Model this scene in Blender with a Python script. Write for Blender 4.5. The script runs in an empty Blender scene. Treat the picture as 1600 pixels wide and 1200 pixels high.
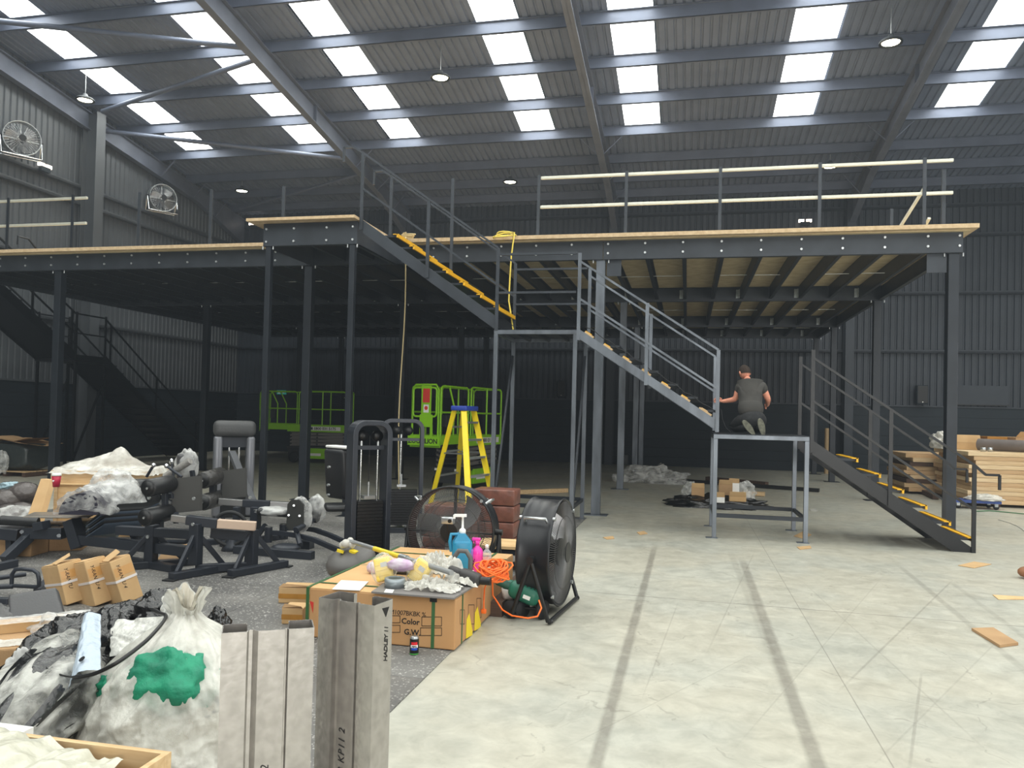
import bpy, bmesh, math, random
from mathutils import Vector, Matrix, noise, Euler
random.seed(7)
SC = bpy.context.scene
COL = SC.collection
PI = math.pi

# ------------------------------------------------------------------ camera
F_PX, CX, CY = 1215.4, 800.0, 623.5
YAW, PITCH, ROLL, EYE = math.radians(12.706), math.radians(1.111), math.radians(1.4116), 1.65
_f = Vector((-math.sin(YAW)*math.cos(PITCH), math.cos(YAW)*math.cos(PITCH), math.sin(PITCH)))
_r = Vector((math.cos(YAW), math.sin(YAW), 0)); _u = _r.cross(_f)
CR = _r*math.cos(ROLL) + _u*math.sin(ROLL); CU = _u*math.cos(ROLL) - _r*math.sin(ROLL); CF = _f
cam_data = bpy.data.cameras.new('camera')
cam = bpy.data.objects.new('camera', cam_data); COL.objects.link(cam)
cam.matrix_world = Matrix(((CR.x, CU.x, -CF.x, 0), (CR.y, CU.y, -CF.y, 0), (CR.z, CU.z, -CF.z, EYE), (0, 0, 0, 1)))
cam_data.sensor_width = 36; cam_data.lens = F_PX/1600*36; cam_data.shift_y = (CY-600)/1600
cam_data.clip_start = 0.05; cam_data.clip_end = 300
SC.camera = cam

# ------------------------------------------------------------------ world, exposure, big lights
SC.view_settings.view_transform = 'Standard'; SC.view_settings.look = 'None'
SC.view_settings.gamma = 1.0; SC.view_settings.exposure = 0.0
SC.view_settings.use_curve_mapping = False
SC.cycles.use_denoising = True
SC.cycles.max_bounces = 7; SC.cycles.diffuse_bounces = 4; SC.cycles.transparent_max_bounces = 12
SC.cycles.sample_clamp_indirect = 6
w = bpy.data.worlds.new('sky'); SC.world = w; w.use_nodes = True
w.node_tree.nodes['Background'].inputs[0].default_value = (0.75, 0.85, 1.0, 1)
w.node_tree.nodes['Background'].inputs[1].default_value = 1.0
# thin cool haze added to the air, imitating lens glare around bright roof panels
v_ = w.node_tree.nodes.new('ShaderNodeVolumeScatter'); v_.inputs['Color'].default_value = (.76, .87, 1, 1); v_.inputs['Density'].default_value = .0023; v_.inputs['Anisotropy'].default_value = .35
w.node_tree.links.new(v_.outputs[0], w.node_tree.nodes['World Output'].inputs['Volume'])
SC.cycles.volume_bounces = 0
SKY = 9.0          # brightness of the daylight panels in the roof
def area(name, loc, rot, sx, sy, power, col=(1, 1, 1)):
    l = bpy.data.lights.new(name, 'AREA'); l.shape = 'RECTANGLE'; l.size = sx; l.size_y = sy
    l.energy = power; l.color = col
    o = bpy.data.objects.new(name, l); COL.objects.link(o); o.location = loc; o.rotation_euler = rot
    return o
# daylight through the two open roller doors in the near wall, behind and to the right of the camera
area('door_daylight', (7.0, -15.3, 2.6), (math.radians(90), 0, 0), 7, 4.8, 1500, (1, .98, .94))
area('door_daylight', (19.4, 4.0, 2.6), (math.radians(90), 0, math.radians(90)), 7, 4.8, 900, (1, .98, .94))

# ------------------------------------------------------------------ helpers
def at(px, py, ax, val):
    """the point of the plane (axis ax = val) seen at a pixel of the 1600x1200 frame"""
    d = CR*((px-CX)/F_PX) - CU*((py-CY)/F_PX) + CF
    o = Vector((0, 0, EYE))
    return o + d*((val-o[ax])/d[ax])
def on_floor(px, py, z=0): return at(px, py, 2, z)
ROOF_S = 0.136
def at_roof(px, py, z0):
    d = CR*((px-CX)/F_PX) - CU*((py-CY)/F_PX) + CF
    t = (z0 + ROOF_S*27.3 - EYE)/(d.z + ROOF_S*d.y)
    return Vector((0, 0, EYE)) + d*t
def lin(c):
    return tuple((x/255/12.92 if x/255 <= .04045 else ((x/255+.055)/1.055)**2.4) for x in c)

_M = {}
def mat(name, c=(128, 128, 128), rough=.6, metal=0, var=.0, vscale=4, bump=0, bscale=30, c2=None, stretch=None, spec=None, alpha=None, emit=None, trans=None, coat=0, detail=4, sheen=0):
    if name in _M: return _M[name]
    m = bpy.data.materials.new(name); m.use_nodes = True; nt = m.node_tree; N = nt.nodes; L = nt.links
    b = N['Principled BSDF']; col = lin(c)
    b.inputs['Base Color'].default_value = (*col, 1); b.inputs['Roughness'].default_value = rough; b.inputs['Metallic'].default_value = metal
    if spec is not None: b.inputs['Specular IOR Level'].default_value = spec
    if coat: b.inputs['Coat Weight'].default_value = coat
    tc = N.new('ShaderNodeTexCoord'); mp = N.new('ShaderNodeMapping'); L.new(tc.outputs['Object'], mp.inputs[0])
    if stretch: mp.inputs['Scale'].default_value = stretch
    if var or c2:
        n = N.new('ShaderNodeTexNoise'); n.inputs['Scale'].default_value = vscale; n.inputs['Detail'].default_value = detail
        L.new(mp.outputs[0], n.inputs[0])
        r = N.new('ShaderNodeValToRGB'); e = r.color_ramp.elements
        if c2: a, z = lin(c), lin(c2)
        else: a = tuple(x*(1-var) for x in col); z = tuple(min(1, x*(1+var)) for x in col)
        e[0].position = .32; e[1].position = .68; e[0].color = (*a, 1); e[1].color = (*z, 1)
        L.new(n.outputs[0], r.inputs[0]); L.new(r.outputs[0], b.inputs['Base Color'])
    if bump:
        n2 = N.new('ShaderNodeTexNoise'); n2.inputs['Scale'].default_value = bscale; n2.inputs['Detail'].default_value = 5
        L.new(mp.outputs[0], n2.inputs[0]); bp = N.new('ShaderNodeBump'); bp.inputs['Strength'].default_value = bump; bp.inputs['Distance'].default_value = .02
        L.new(n2.outputs[0], bp.inputs['Height']); L.new(bp.outputs[0], b.inputs['Normal'])
    if alpha is not None: b.inputs['Alpha'].default_value = alpha
    if trans: b.inputs['Transmission Weight'].default_value = trans
    if emit:
        b.inputs['Emission Color'].default_value = (*lin(emit[0]), 1); b.inputs['Emission Strength'].default_value = emit[1]
    _M[name] = m
    return m

class MB:
    """collects shapes and links them as one mesh object"""
    def __init__(s): s.v = []; s.f = []; s.sm = []; s.T = None
    def add(s, vs, fs, smooth=False):
        o = len(s.v)
        if s.T is not None: vs = [s.T @ Vector(v) for v in vs]
        s.v += [tuple(v) for v in vs]; s.f += [tuple(i+o for i in f) for f in fs]; s.sm += [smooth]*len(fs)
        return s
    def box(s, lo, hi):
        x0, y0, z0 = lo; x1, y1, z1 = hi
        return s.add([(x0,y0,z0),(x1,y0,z0),(x1,y1,z0),(x0,y1,z0),(x0,y0,z1),(x1,y0,z1),(x1,y1,z1),(x0,y1,z1)],
              [(0,3,2,1),(4,5,6,7),(0,1,5,4),(1,2,6,5),(2,3,7,6),(3,0,4,7)])
    def cbox(s, c, size, rot=None):
        h = Vector(size)/2; R = (Euler(rot).to_matrix() if rot is not None and not isinstance(rot, Matrix) else rot) if rot is not None else Matrix.Identity(3)
        c = Vector(c); vs = [c + R @ Vector((a*h.x, b*h.y, d*h.z)) for d in (-1, 1) for a, b in ((-1,-1),(1,-1),(1,1),(-1,1))]
        return s.add(vs, [(0,3,2,1),(4,5,6,7),(0,1,5,4),(1,2,6,5),(2,3,7,6),(3,0,4,7)])
    def rbox(s, c, size, r=.01, rot=None, seg=2):
        bm = bmesh.new(); bmesh.ops.create_cube(bm, size=1)
        for v in bm.verts: v.co = Vector((v.co.x*size[0], v.co.y*size[1], v.co.z*size[2]))
        bmesh.ops.bevel(bm, geom=bm.edges[:], offset=min(r, min(size)*.49), segments=seg, affect='EDGES', profile=.5)
        R = (Euler(rot).to_matrix() if not isinstance(rot, Matrix) else rot) if rot is not None else Matrix.Identity(3)
        bm.verts.index_update()
        vs = [Vector(c) + R @ v.co for v in bm.verts]; fs = [tuple(v.index for v in f.verts) for f in bm.faces]; bm.free()
        return s.add(vs, fs, True)
    def bar(s, p0, p1, w, h=None, up=(0, 0, 1)):
        """box section from p0 to p1, w across, h along up"""
        h = h or w; p0 = Vector(p0); p1 = Vector(p1); d = (p1-p0).normalized(); up = Vector(up)
        if abs(d.dot(up)) > .98: up = Vector((0, 1, 0))
        x = d.cross(up).normalized(); y = x.cross(d)
        vs = [p + x*(a*w/2) + y*(b*h/2) for p in (p0, p1) for a, b in ((-1,-1),(1,-1),(1,1),(-1,1))]
        return s.add(vs, [(0,3,2,1),(4,5,6,7),(0,1,5,4),(1,2,6,5),(2,3,7,6),(3,0,4,7)])
    def cyl(s, p0, p1, r, r2=None, n=16, caps=True, smooth=True):
        r2 = r if r2 is None else r2; p0 = Vector(p0); p1 = Vector(p1); d = (p1-p0).normalized()
        up = Vector((0, 0, 1)) if abs(d.z) < .95 else Vector((1, 0, 0)); x = d.cross(up).normalized(); y = x.cross(d)
        vs = []
        for p, rr in ((p0, r), (p1, r2)):
            for i in range(n):
                a = 2*PI*i/n; vs.append(p + x*(rr*math.cos(a)) + y*(rr*math.sin(a)))
        s.add(vs, [(i, (i+1) % n, n+(i+1) % n, n+i) for i in range(n)], smooth)
        if caps: s.add(vs[:n], [tuple(range(n))[::-1]]); s.add(vs[n:], [tuple(range(n))])
        return s
    def lathe(s, prof, c=(0, 0, 0), n=24, axis=(0, 0, 1), smooth=True, caps=True):
        """prof = [(radius, height)...] turned about axis at c"""
        q = Vector((0, 0, 1)).rotation_difference(Vector(axis)); c = Vector(c); vs = []
        for r, z in prof:
            for i in range(n): a = 2*PI*i/n; vs.append(c + q @ Vector((r*math.cos(a), r*math.sin(a), z)))
        fs = [(k*n+i, k*n+(i+1) % n, (k+1)*n+(i+1) % n, (k+1)*n+i) for k in range(len(prof)-1) for i in range(n)]
        s.add(vs, fs, smooth)
        if caps and prof[0][0] > 1e-4: s.add(vs[:n], [tuple(range(n))[::-1]])
        if caps and prof[-1][0] > 1e-4: s.add(vs[-n:], [tuple(range(n))])
        return s
    def tube(s, pts, r, n=8, closed=False, square=False):
        pts = [Vector(p) for p in pts]; m = len(pts); vs = []; prev = None
        for i, p in enumerate(pts):
            if closed: d = pts[(i+1) % m]-pts[i-1]
            else: d = pts[min(i+1, m-1)]-pts[max(i-1, 0)]
            d = d.normalized() if d.length > 1e-9 else Vector((0, 0, 1))
            if prev is None:
                up = Vector((0, 0, 1)) if abs(d.z) < .9 else Vector((1, 0, 0)); x = d.cross(up).normalized()
            else:
                x = prev - d*prev.dot(d); x = x.normalized() if x.length > 1e-6 else d.orthogonal().normalized()
            prev = x; y = x.cross(d)
            rr = r[i] if isinstance(r, (list, tuple)) else r
            for k in range(n):
                a = 2*PI*(k+(.5 if square else 0))/n; vs.append(p + x*(rr*math.cos(a)) + y*(rr*math.sin(a)))
        fs = [(i*n+k, i*n+(k+1) % n, ((i+1) % m)*n+(k+1) % n, ((i+1) % m)*n+k) for i in range(m if closed else m-1) for k in range(n)]
        s.add(vs, fs, not square)
        if not closed: s.add(vs[:n], [tuple(range(n))[::-1]]); s.add(vs[-n:], [tuple(range(n))])
        return s
    def prism(s, poly, d):
        """polygon (list of 3D points) pushed along vector d"""
        n = len(poly); d = Vector(d); a = [Vector(p) for p in poly]; vs = a + [p+d for p in a]
        return s.add(vs, [tuple(range(n))[::-1], tuple(range(n, 2*n))] + [(i, (i+1) % n, n+(i+1) % n, n+i) for i in range(n)])
    def grid(s, fn, nu, nv, smooth=True, closed_u=False):
        vs = [fn(i/(nu if closed_u else nu-1), j/(nv-1)) for j in range(nv) for i in range(nu)]
        fs = [(j*nu+i, j*nu+(i+1) % nu, (j+1)*nu+(i+1) % nu, (j+1)*nu+i) for j in range(nv-1) for i in range(nu if closed_u else nu-1)]
        return s.add(vs, fs, smooth)
    def ball(s, c, r, nu=16, nv=10, fn=None):
        r = Vector(r) if not isinstance(r, (int, float)) else Vector((r, r, r)); c = Vector(c)
        def g(u, v):
            a = 2*PI*u; b = PI*(v-.5); d = Vector((math.cos(a)*math.cos(b), math.sin(a)*math.cos(b), math.sin(b)))
            k = fn(d) if fn else 1
            return c + Vector((d.x*r.x, d.y*r.y, d.z*r.z))*k
        return s.grid(g, nu, nv, True, True)
    def build(s, name, m, parent=None, world=True, bevel=0):
        me = bpy.data.meshes.new(name)
        vs = s.v
        if parent is not None and world:
            inv = WM[parent.name].inverted(); vs = [inv @ Vector(v) for v in vs]
        me.from_pydata([tuple(v) for v in vs], [], s.f)
        me.polygons.foreach_set('use_smooth', s.sm)
        me.validate(); me.update()
        return link(name, me, m, parent, bevel)
WM = {}
def link(name, me, m, parent=None, bevel=0):
    o = bpy.data.objects.new(name, me)
    if m is not None and not me.materials:
        for q in (m if isinstance(m, (list, tuple)) else [m]): me.materials.append(q)
    COL.objects.link(o)
    if parent is not None: o.parent = parent; WM[o.name] = WM[parent.name]
    else: WM[o.name] = Matrix.Identity(4)
    if bevel:
        b = o.modifiers.new('bevel', 'BEVEL'); b.width = bevel; b.segments = 2; b.limit_method = 'ANGLE'
    return o
def thing(name, label, cat, loc=(0, 0, 0), rotz=0, group=None, rot=None):
    o = bpy.data.objects.new(name, None); COL.objects.link(o); o.empty_display_size = .1
    o.location = loc; o.rotation_euler = rot if rot is not None else (0, 0, rotz)
    WM[o.name] = Matrix.Translation(Vector(loc)) @ o.rotation_euler.to_matrix().to_4x4()
    o['label'] = label; o['category'] = cat
    if group: o['group'] = group
    return o
def tag(o, label, cat, group=None):
    o['label'] = label; o['category'] = cat
    if group: o['group'] = group
    return o
def struct(o): o['kind'] = 'structure'; return o
def stuff(o): o['kind'] = 'stuff'; return o
def single(mb, name, m, label, cat, group=None, bevel=0):
    """a thing of one mesh, its origin moved to the middle of its base"""
    xs = [v[0] for v in mb.v]; ys = [v[1] for v in mb.v]; zs = [v[2] for v in mb.v]
    b = Vector(((min(xs)+max(xs))/2, (min(ys)+max(ys))/2, min(zs)))
    mb.v = [tuple(Vector(v)-b) for v in mb.v]
    o = mb.build(name, m, None, bevel=bevel); o.location = b; WM[o.name] = Matrix.Translation(b)
    return tag(o, label, cat, group)
def copy_part(o, parent, loc=None):
    c = o.copy(); COL.objects.link(c); c.parent = parent; WM[c.name] = WM[parent.name]
    if loc is not None: c.location = loc
    return c
def copy_thing(root, loc, rotz=0, label=None, group=None):
    r = root.copy(); COL.objects.link(r); r.location = loc; r.rotation_euler = (0, 0, rotz)
    WM[r.name] = Matrix.Translation(Vector(loc)) @ Matrix.Rotation(rotz, 4, 'Z')
    if label: r['label'] = label
    if group: r['group'] = group
    for ch in [o for o in list(COL.objects) if o.parent == root]:
        c = copy_part(ch, r)
        for g in [o for o in list(COL.objects) if o.parent == ch]: copy_part(g, c)
    return r
def text_mesh(name, body, size, loc, rot, m, parent, depth=.0015, align='LEFT', shear=0, spacing=1, bold=0):
    """flat lettering as a thin mesh; loc and rot (a 3x3 Matrix) are in the world"""
    cu = bpy.data.curves.new(name, 'FONT'); cu.body = body; cu.size = size; cu.extrude = depth/2; cu.align_x = align; cu.shear = shear
    cu.space_character = spacing; cu.offset = bold; cu.resolution_u = 2
    t = bpy.data.objects.new('tmp', cu); COL.objects.link(t)
    dg = bpy.context.evaluated_depsgraph_get(); me = bpy.data.meshes.new_from_object(t.evaluated_get(dg))
    bpy.data.objects.remove(t)
    T = Matrix.Translation(Vector(loc)) @ rot.to_4x4()
    if parent is not None: T = WM[parent.name].inverted() @ T
    me.transform(T); me.materials.clear()
    return link(name, me, m, parent)
def frame3(x, y):
    x = Vector(x).normalized(); y = Vector(y); y = (y - x*y.dot(x)).normalized(); z = x.cross(y)
    return Matrix((x, y, z)).transposed()
def rough_n(p, s, o=0): return noise.noise(Vector(p)*s + Vector((o, o*1.7, -o)))
def ridge(p, s, o=0): return 1-abs(noise.noise(Vector(p)*s + Vector((o, -o, o*.3))))*2

# ------------------------------------------------------------------ materials
M_STEEL = mat('dark_grey_painted_steel', (54, 59, 66), .45, .25, var=.18, vscale=3)
M_STEELD = mat('charcoal_painted_steel', (36, 41, 48), .42, .25, var=.15, vscale=3)
M_BLACKST = mat('black_steel', (20, 22, 25), .38, .2, var=.2, vscale=5)
M_MILL = mat('bare_mill_steel', (112, 118, 126), .38, .6, var=.3, vscale=5, stretch=(1, 1, .25))
M_BOLT = mat('zinc_bolt', (225, 228, 230), .3, .7)
M_GALV = mat('galvanised_steel', (200, 208, 212), .3, .5, var=.15, vscale=18)
M_OSB = mat('chipboard_edge', (216, 192, 156), .8, c2=(192, 164, 126), vscale=14, detail=8)
M_SOFFIT = mat('chipboard_underside', (214, 196, 158), .85, c2=(194, 174, 134), vscale=5)
M_WALL = mat('charcoal_wall_sheet', (50, 56, 64), .5, .1, var=.12, vscale=1.2)
M_WALLL = mat('grey_wall_sheet', (80, 84, 88), .5, .1, var=.1, vscale=1.2)
M_BLACKW = mat('black_wall_board', (26, 36, 44), .7, var=.12, vscale=2)
M_ROOF = mat('grey_roof_sheet', (104, 114, 134), .55, .1, var=.1, vscale=1.5)  # lightened and blued: the veiling glare near the roof is put into the colour
M_PURLIN = mat('grey_blue_purlin', (96, 104, 122), .5, .2, var=.1, vscale=2)  # raised like the roof sheet, with the bluish glare mixed into the colour
M_RAFTER = mat('grey_rafter_steel', (96, 102, 116), .5, .2, var=.12, vscale=2)
M_CARD = mat('brown_cardboard', (182, 148, 108), .85, c2=(164, 130, 92), vscale=3, bump=.15, bscale=60)
M_CARD2 = mat('tan_cardboard', (202, 168, 122), .85, c2=(188, 152, 106), vscale=4)
M_TAPE = mat('packing_tape', (170, 120, 50), .25, var=.12, vscale=12)
M_PLY = mat('plywood', (222, 190, 142), .75, c2=(200, 162, 112), vscale=3, stretch=(1, 6, 6))
M_PLYE = mat('plywood_edge', (206, 168, 118), .8, c2=(182, 140, 92), vscale=5, stretch=(.5, .5, 30))
M_WOOD = mat('pine', (214, 186, 144), .75, c2=(194, 160, 116), vscale=4, stretch=(1, 9, 9))
M_DWOOD = mat('dark_stained_timber', (92, 70, 56), .8, c2=(64, 48, 40), vscale=4, stretch=(1, 8, 8))
M_YEL = mat('safety_yellow', (236, 178, 18), .45, var=.08, vscale=8)
M_LYEL = mat('ladder_yellow', (240, 212, 20), .4, var=.05)
M_BLUE = mat('ladder_blue', (38, 66, 160), .5)
M_LIME = mat('lime_green_paint', (142, 206, 20), .35, var=.05)
M_ALU = mat('aluminium', (190, 194, 196), .3, .8, var=.08, vscale=10)
M_CHROME = mat('chrome', (225, 228, 230), .12, 1)
M_RUB = mat('black_rubber', (26, 27, 29), .7, var=.15)
M_PAD = mat('black_vinyl', (30, 31, 33), .38, bump=.1, bscale=80)
M_GPAD = mat('grey_vinyl', (70, 70, 72), .42, bump=.15, bscale=90)
M_GYM = mat('gym_frame_paint', (46, 50, 58), .38, .2, var=.1)
M_WHITE = mat('white_plastic', (235, 235, 232), .4)
M_BLACK = mat('black_plastic', (16, 17, 19), .42)
M_INK = mat('black_ink', (26, 24, 24), .8)
M_ORANGE = mat('orange_cable', (240, 110, 30), .5)
M_RAIL = mat('galvanised_rail', (214, 214, 200), .35, .35, var=.06, vscale=6)

def film(name, c, alpha, rough=.2, bump=.6, bscale=14, lo=.35, stretch=None, trl=.3):
    """crumpled plastic film: partly see-through, thicker looking where it folds"""
    if name in _M: return _M[name]
    m = mat(name, c, rough, stretch=stretch, bump=bump, bscale=bscale)
    nt = m.node_tree; N = nt.nodes; L = nt.links; b = N['Principled BSDF']
    tc = N.new('ShaderNodeTexCoord'); mp = N.new('ShaderNodeMapping'); L.new(tc.outputs['Object'], mp.inputs[0])
    if stretch: mp.inputs['Scale'].default_value = stretch
    n = N.new('ShaderNodeTexNoise'); n.inputs['Scale'].default_value = bscale*.5; n.inputs['Detail'].default_value = 6; L.new(mp.outputs[0], n.inputs[0])
    lw = N.new('ShaderNodeLayerWeight'); lw.inputs[0].default_value = .35
    mr = N.new('ShaderNodeMapRange'); mr.inputs[1].default_value = .38; mr.inputs[2].default_value = .62; mr.inputs[3].default_value = lo; mr.inputs[4].default_value = alpha
    L.new(n.outputs[0], mr.inputs[0])
    ad = N.new('ShaderNodeMath'); ad.operation = 'ADD'; ad.use_clamp = True; mu = N.new('ShaderNodeMath'); mu.operation = 'MULTIPLY'; mu.inputs[1].default_value = .5
    L.new(lw.outputs['Facing'], mu.inputs[0]); L.new(mr.outputs[0], ad.inputs[0]); L.new(mu.outputs[0], ad.inputs[1]); L.new(ad.outputs[0], b.inputs['Alpha'])
    return m
M_FILMW = film('milky_plastic_film', (214, 212, 204), .8, .25, .7, 12, lo=.4)
M_FILMC = film('clear_plastic_film', (225, 226, 224), .5, .12, .8, 12, lo=.08)
M_BINBAG = mat('black_bin_bag', (14, 14, 16), .16, bump=.9, bscale=16, detail=8, spec=.9)
M_FILMG = film('grey_film_over_black', (150, 150, 146), .75, .2, .9, 14, lo=.15)

# concrete floor with tyre marks, joints and stains
def floor_material():
    m = bpy.data.materials.new('power_floated_concrete'); m.use_nodes = True; nt = m.node_tree; N = nt.nodes; L = nt.links; b = N['Principled BSDF']
    g = N.new('ShaderNodeNewGeometry')
    def noise_(s, d=5, r=.6, dist=0):
        n = N.new('ShaderNodeTexNoise'); n.inputs['Scale'].default_value = s; n.inputs['Detail'].default_value = d; n.inputs['Roughness'].default_value = r
        n.inputs['Distortion'].default_value = dist; L.new(g.outputs['Position'], n.inputs[0]); return n.outputs[0]
    def math_(op, a, c, d=None, clamp=False):
        x = N.new('ShaderNodeMath'); x.operation = op; x.use_clamp = clamp
        for i, q in enumerate((a, c, d)):
            if q is None: continue
            if isinstance(q, (int, float)): x.inputs[i].default_value = q
            else: L.new(q, x.inputs[i])
        return x.outputs[0]
    def ramp(src, p0, c0, p1, c1):
        r = N.new('ShaderNodeValToRGB'); e = r.color_ramp.elements; e[0].position = p0; e[0].color = (*lin(c0), 1); e[1].position = p1; e[1].color = (*lin(c1), 1); L.new(src, r.inputs[0]); return r.outputs[0]
    def mix(f, a, c, mode='MIX'):
        x = N.new('ShaderNodeMix'); x.data_type = 'RGBA'; x.blend_type = mode
        if isinstance(f, (int, float)): x.inputs[0].default_value = f
        else: L.new(f, x.inputs[0])
        for i, q in ((6, a), (7, c)):
            if isinstance(q, tuple): x.inputs[i].default_value = (*lin(q), 1)
            else: L.new(q, x.inputs[i])
        return x.outputs[2]
    base = ramp(noise_(.55, 6, .65, .6), .3, (140, 137, 125), .7, (186, 182, 168))
    fine = ramp(noise_(5, 8, .7, .4), .3, (118, 115, 105), .7, (212, 209, 195))
    col = mix(.5, base, fine)
    col = mix(math_('MULTIPLY', math_('GREATER_THAN', noise_(38, 3, .8, 1), .66), .35), col, (120, 116, 106))
    cool = ramp(noise_(.9, 3, .5), .42, (190, 186, 168), .6, (172, 178, 170)); col = mix(.28, col, cool)
    col = mix(math_('MULTIPLY', math_('GREATER_THAN', noise_(2.2, 9, .75, 1.5), .62), .22), col, (128, 124, 112))
    sx = N.new('ShaderNodeSeparateXYZ'); L.new(g.outputs['Position'], sx.inputs[0]); X, Y = sx.outputs[0], sx.outputs[1]
    wob = noise_(3.0, 3); brk = noise_(7.0, 5, .7)
    def stripe(p, q, w0, amt, soft=.35):
        p = Vector(p); q = Vector(q); d = (q-p); ln = d.length; d.normalize(); n = Vector((-d.y, d.x))
        dist = math_('ABSOLUTE', math_('ADD', math_('ADD', math_('MULTIPLY', X, n.x), math_('MULTIPLY', Y, n.y)), -(p.x*n.x+p.y*n.y)), None)
        dist = math_('ADD', dist, math_('MULTIPLY', math_('SUBTRACT', wob, .5), w0*.6))
        a = N.new('ShaderNodeMapRange'); a.inputs[1].default_value = w0*(1+soft); a.inputs[2].default_value = w0*(1-soft); L.new(dist, a.inputs[0])
        t = math_('ADD', math_('ADD', math_('MULTIPLY', X, d.x), math_('MULTIPLY', Y, d.y)), -(p.x*d.x+p.y*d.y))
        e = N.new('ShaderNodeMapRange'); e.inputs[1].default_value = 0; e.inputs[2].default_value = ln*.15; L.new(t, e.inputs[0])
        e2 = N.new('ShaderNodeMapRange'); e2.inputs[1].default_value = ln; e2.inputs[2].default_value = ln*.9; L.new(t, e2.inputs[0])
        bk = N.new('ShaderNodeMapRange'); bk.inputs[1].default_value = .3; bk.inputs[2].default_value = .55; bk.inputs[3].default_value = .55; L.new(brk, bk.inputs[0])
        return math_('MULTIPLY', math_('MULTIPLY', math_('MULTIPLY', a.outputs[0], e.outputs[0]), math_('MULTIPLY', e2.outputs[0], bk.outputs[0])), amt)
    F2 = lambda x, y: on_floor(x, y).to_2d()
    for p, q, w0, amt in ((F2(880, 1380), F2(1024, 850), .034, .62), (F2(1345, 1380), F2(1158, 870), .04, .58), (F2(1250, 1130), F2(1140, 860), .035, .22),
                     (F2(1640, 1080), F2(1400, 880), .03, .32), (F2(1660, 1040), F2(1480, 905), .025, .22), (F2(820, 917), F2(1800, 995), .008, .8),
                     (F2(1300, 1090), F2(1490, 905), .008, .35), (F2(1420, 1210), F2(1440, 1050), .008, .35), (F2(1100, 1030), F2(1180, 860), .006, .25),
                     (F2(1250, 905), F2(1560, 1190), .007, .22), (F2(1000, 1100), F2(1060, 940), .005, .25), (F2(1700, 1150), F2(1330, 1080), .006, .25),
                     (F2(1350, 1210), F2(1560, 1000), .006, .2), (F2(860, 1180), F2(1180, 1020), .005, .22), (F2(1130, 1190), F2(1380, 900), .005, .2)):
        col = mix(stripe(p, q, w0, amt), col, (104, 99, 90))
    sc = N.new('ShaderNodeTexVoronoi'); sc.feature = 'DISTANCE_TO_EDGE'; sc.inputs['Scale'].default_value = .9
    nz = N.new('ShaderNodeTexNoise'); nz.inputs['Scale'].default_value = 1.2; nz.inputs['Detail'].default_value = 4; L.new(g.outputs['Position'], nz.inputs[0])
    va = N.new('ShaderNodeVectorMath'); va.operation = 'ADD'; L.new(g.outputs['Position'], va.inputs[0]); L.new(nz.outputs[1], va.inputs[1]); L.new(va.outputs[0], sc.inputs[0])
    th = math_('LESS_THAN', sc.outputs[0], .006); th = math_('MULTIPLY', th, math_('GREATER_THAN', brk, .5))
    col = mix(math_('MULTIPLY', th, .3), col, (110, 105, 96))
    # bay joints
    for ax, off, per in ((X, 1.0, 6.0), (Y, 2.35, 6.0)):
        fr = math_('ABSOLUTE', math_('SUBTRACT', math_('FRACT', math_('DIVIDE', math_('ADD', ax, 60-off+per/2), per), None), .5), None)
        col = mix(math_('MULTIPLY', math_('LESS_THAN', fr, .004/per), .5), col, (105, 100, 92))
    L.new(col, b.inputs['Base Color'])
    rr = N.new('ShaderNodeMapRange'); rr.inputs[3].default_value = .32; rr.inputs[4].default_value = .6; L.new(noise_(1.5, 5), rr.inputs[0]); L.new(rr.outputs[0], b.inputs['Roughness'])
    bp = N.new('ShaderNodeBump'); bp.inputs['Strength'].default_value = .12; bp.inputs['Distance'].default_value = .01; L.new(noise_(18, 6), bp.inputs['Height']); L.new(bp.outputs[0], b.inputs['Normal'])
    return m
M_FLOOR = floor_material()
def speckle_material():
    m = bpy.data.materials.new('speckled_rubber'); m.use_nodes = True; nt = m.node_tree; N = nt.nodes; L = nt.links; b = N['Principled BSDF']
    g = N.new('ShaderNodeNewGeometry')
    n = N.new('ShaderNodeTexNoise'); n.inputs['Scale'].default_value = 55; n.inputs['Detail'].default_value = 2; L.new(g.outputs['Position'], n.inputs[0])
    r = N.new('ShaderNodeValToRGB'); e = r.color_ramp.elements; e[0].position = .60; e[0].color = (*lin((84, 83, 82)), 1); e[1].position = .66; e[1].color = (*lin((172, 170, 165)), 1)
    L.new(n.outputs[0], r.inputs[0])
    n2 = N.new('ShaderNodeTexNoise'); n2.inputs['Scale'].default_value = 1.3; n2.inputs['Detail'].default_value = 6; L.new(g.outputs['Position'], n2.inputs[0])
    x = N.new('ShaderNodeMix'); x.data_type = 'RGBA'; x.blend_type = 'MIX'; L.new(r.outputs[0], x.inputs[6]); x.inputs[7].default_value = (*lin((150, 148, 142)), 1)
    mr = N.new('ShaderNodeMapRange'); mr.inputs[1].default_value = .35; mr.inputs[2].default_value = .75; mr.inputs[4].default_value = .55; L.new(n2.outputs[0], mr.inputs[0]); L.new(mr.outputs[0], x.inputs[0])
    L.new(x.outputs[2], b.inputs['Base Color']); b.inputs['Roughness'].default_value = .6
    return m
M_MAT = speckle_material()
# ------------------------------------------------------------------ the hall: floor, walls, roof
XL, XR, YB, YN = -17.2, 20.0, 27.3, -16.0
YR = 2.0                                   # ridge
def zroof(y, z0=9.2): return z0 + ROOF_S*(27.3-y) if y > YR else z0 + ROOF_S*(27.3-YR) - ROOF_S*(YR-y)
struct(MB().box((XL-.3, YN-.3, -.3), (XR+.3, YB+.3, 0)).build('floor', M_FLOOR))

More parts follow.
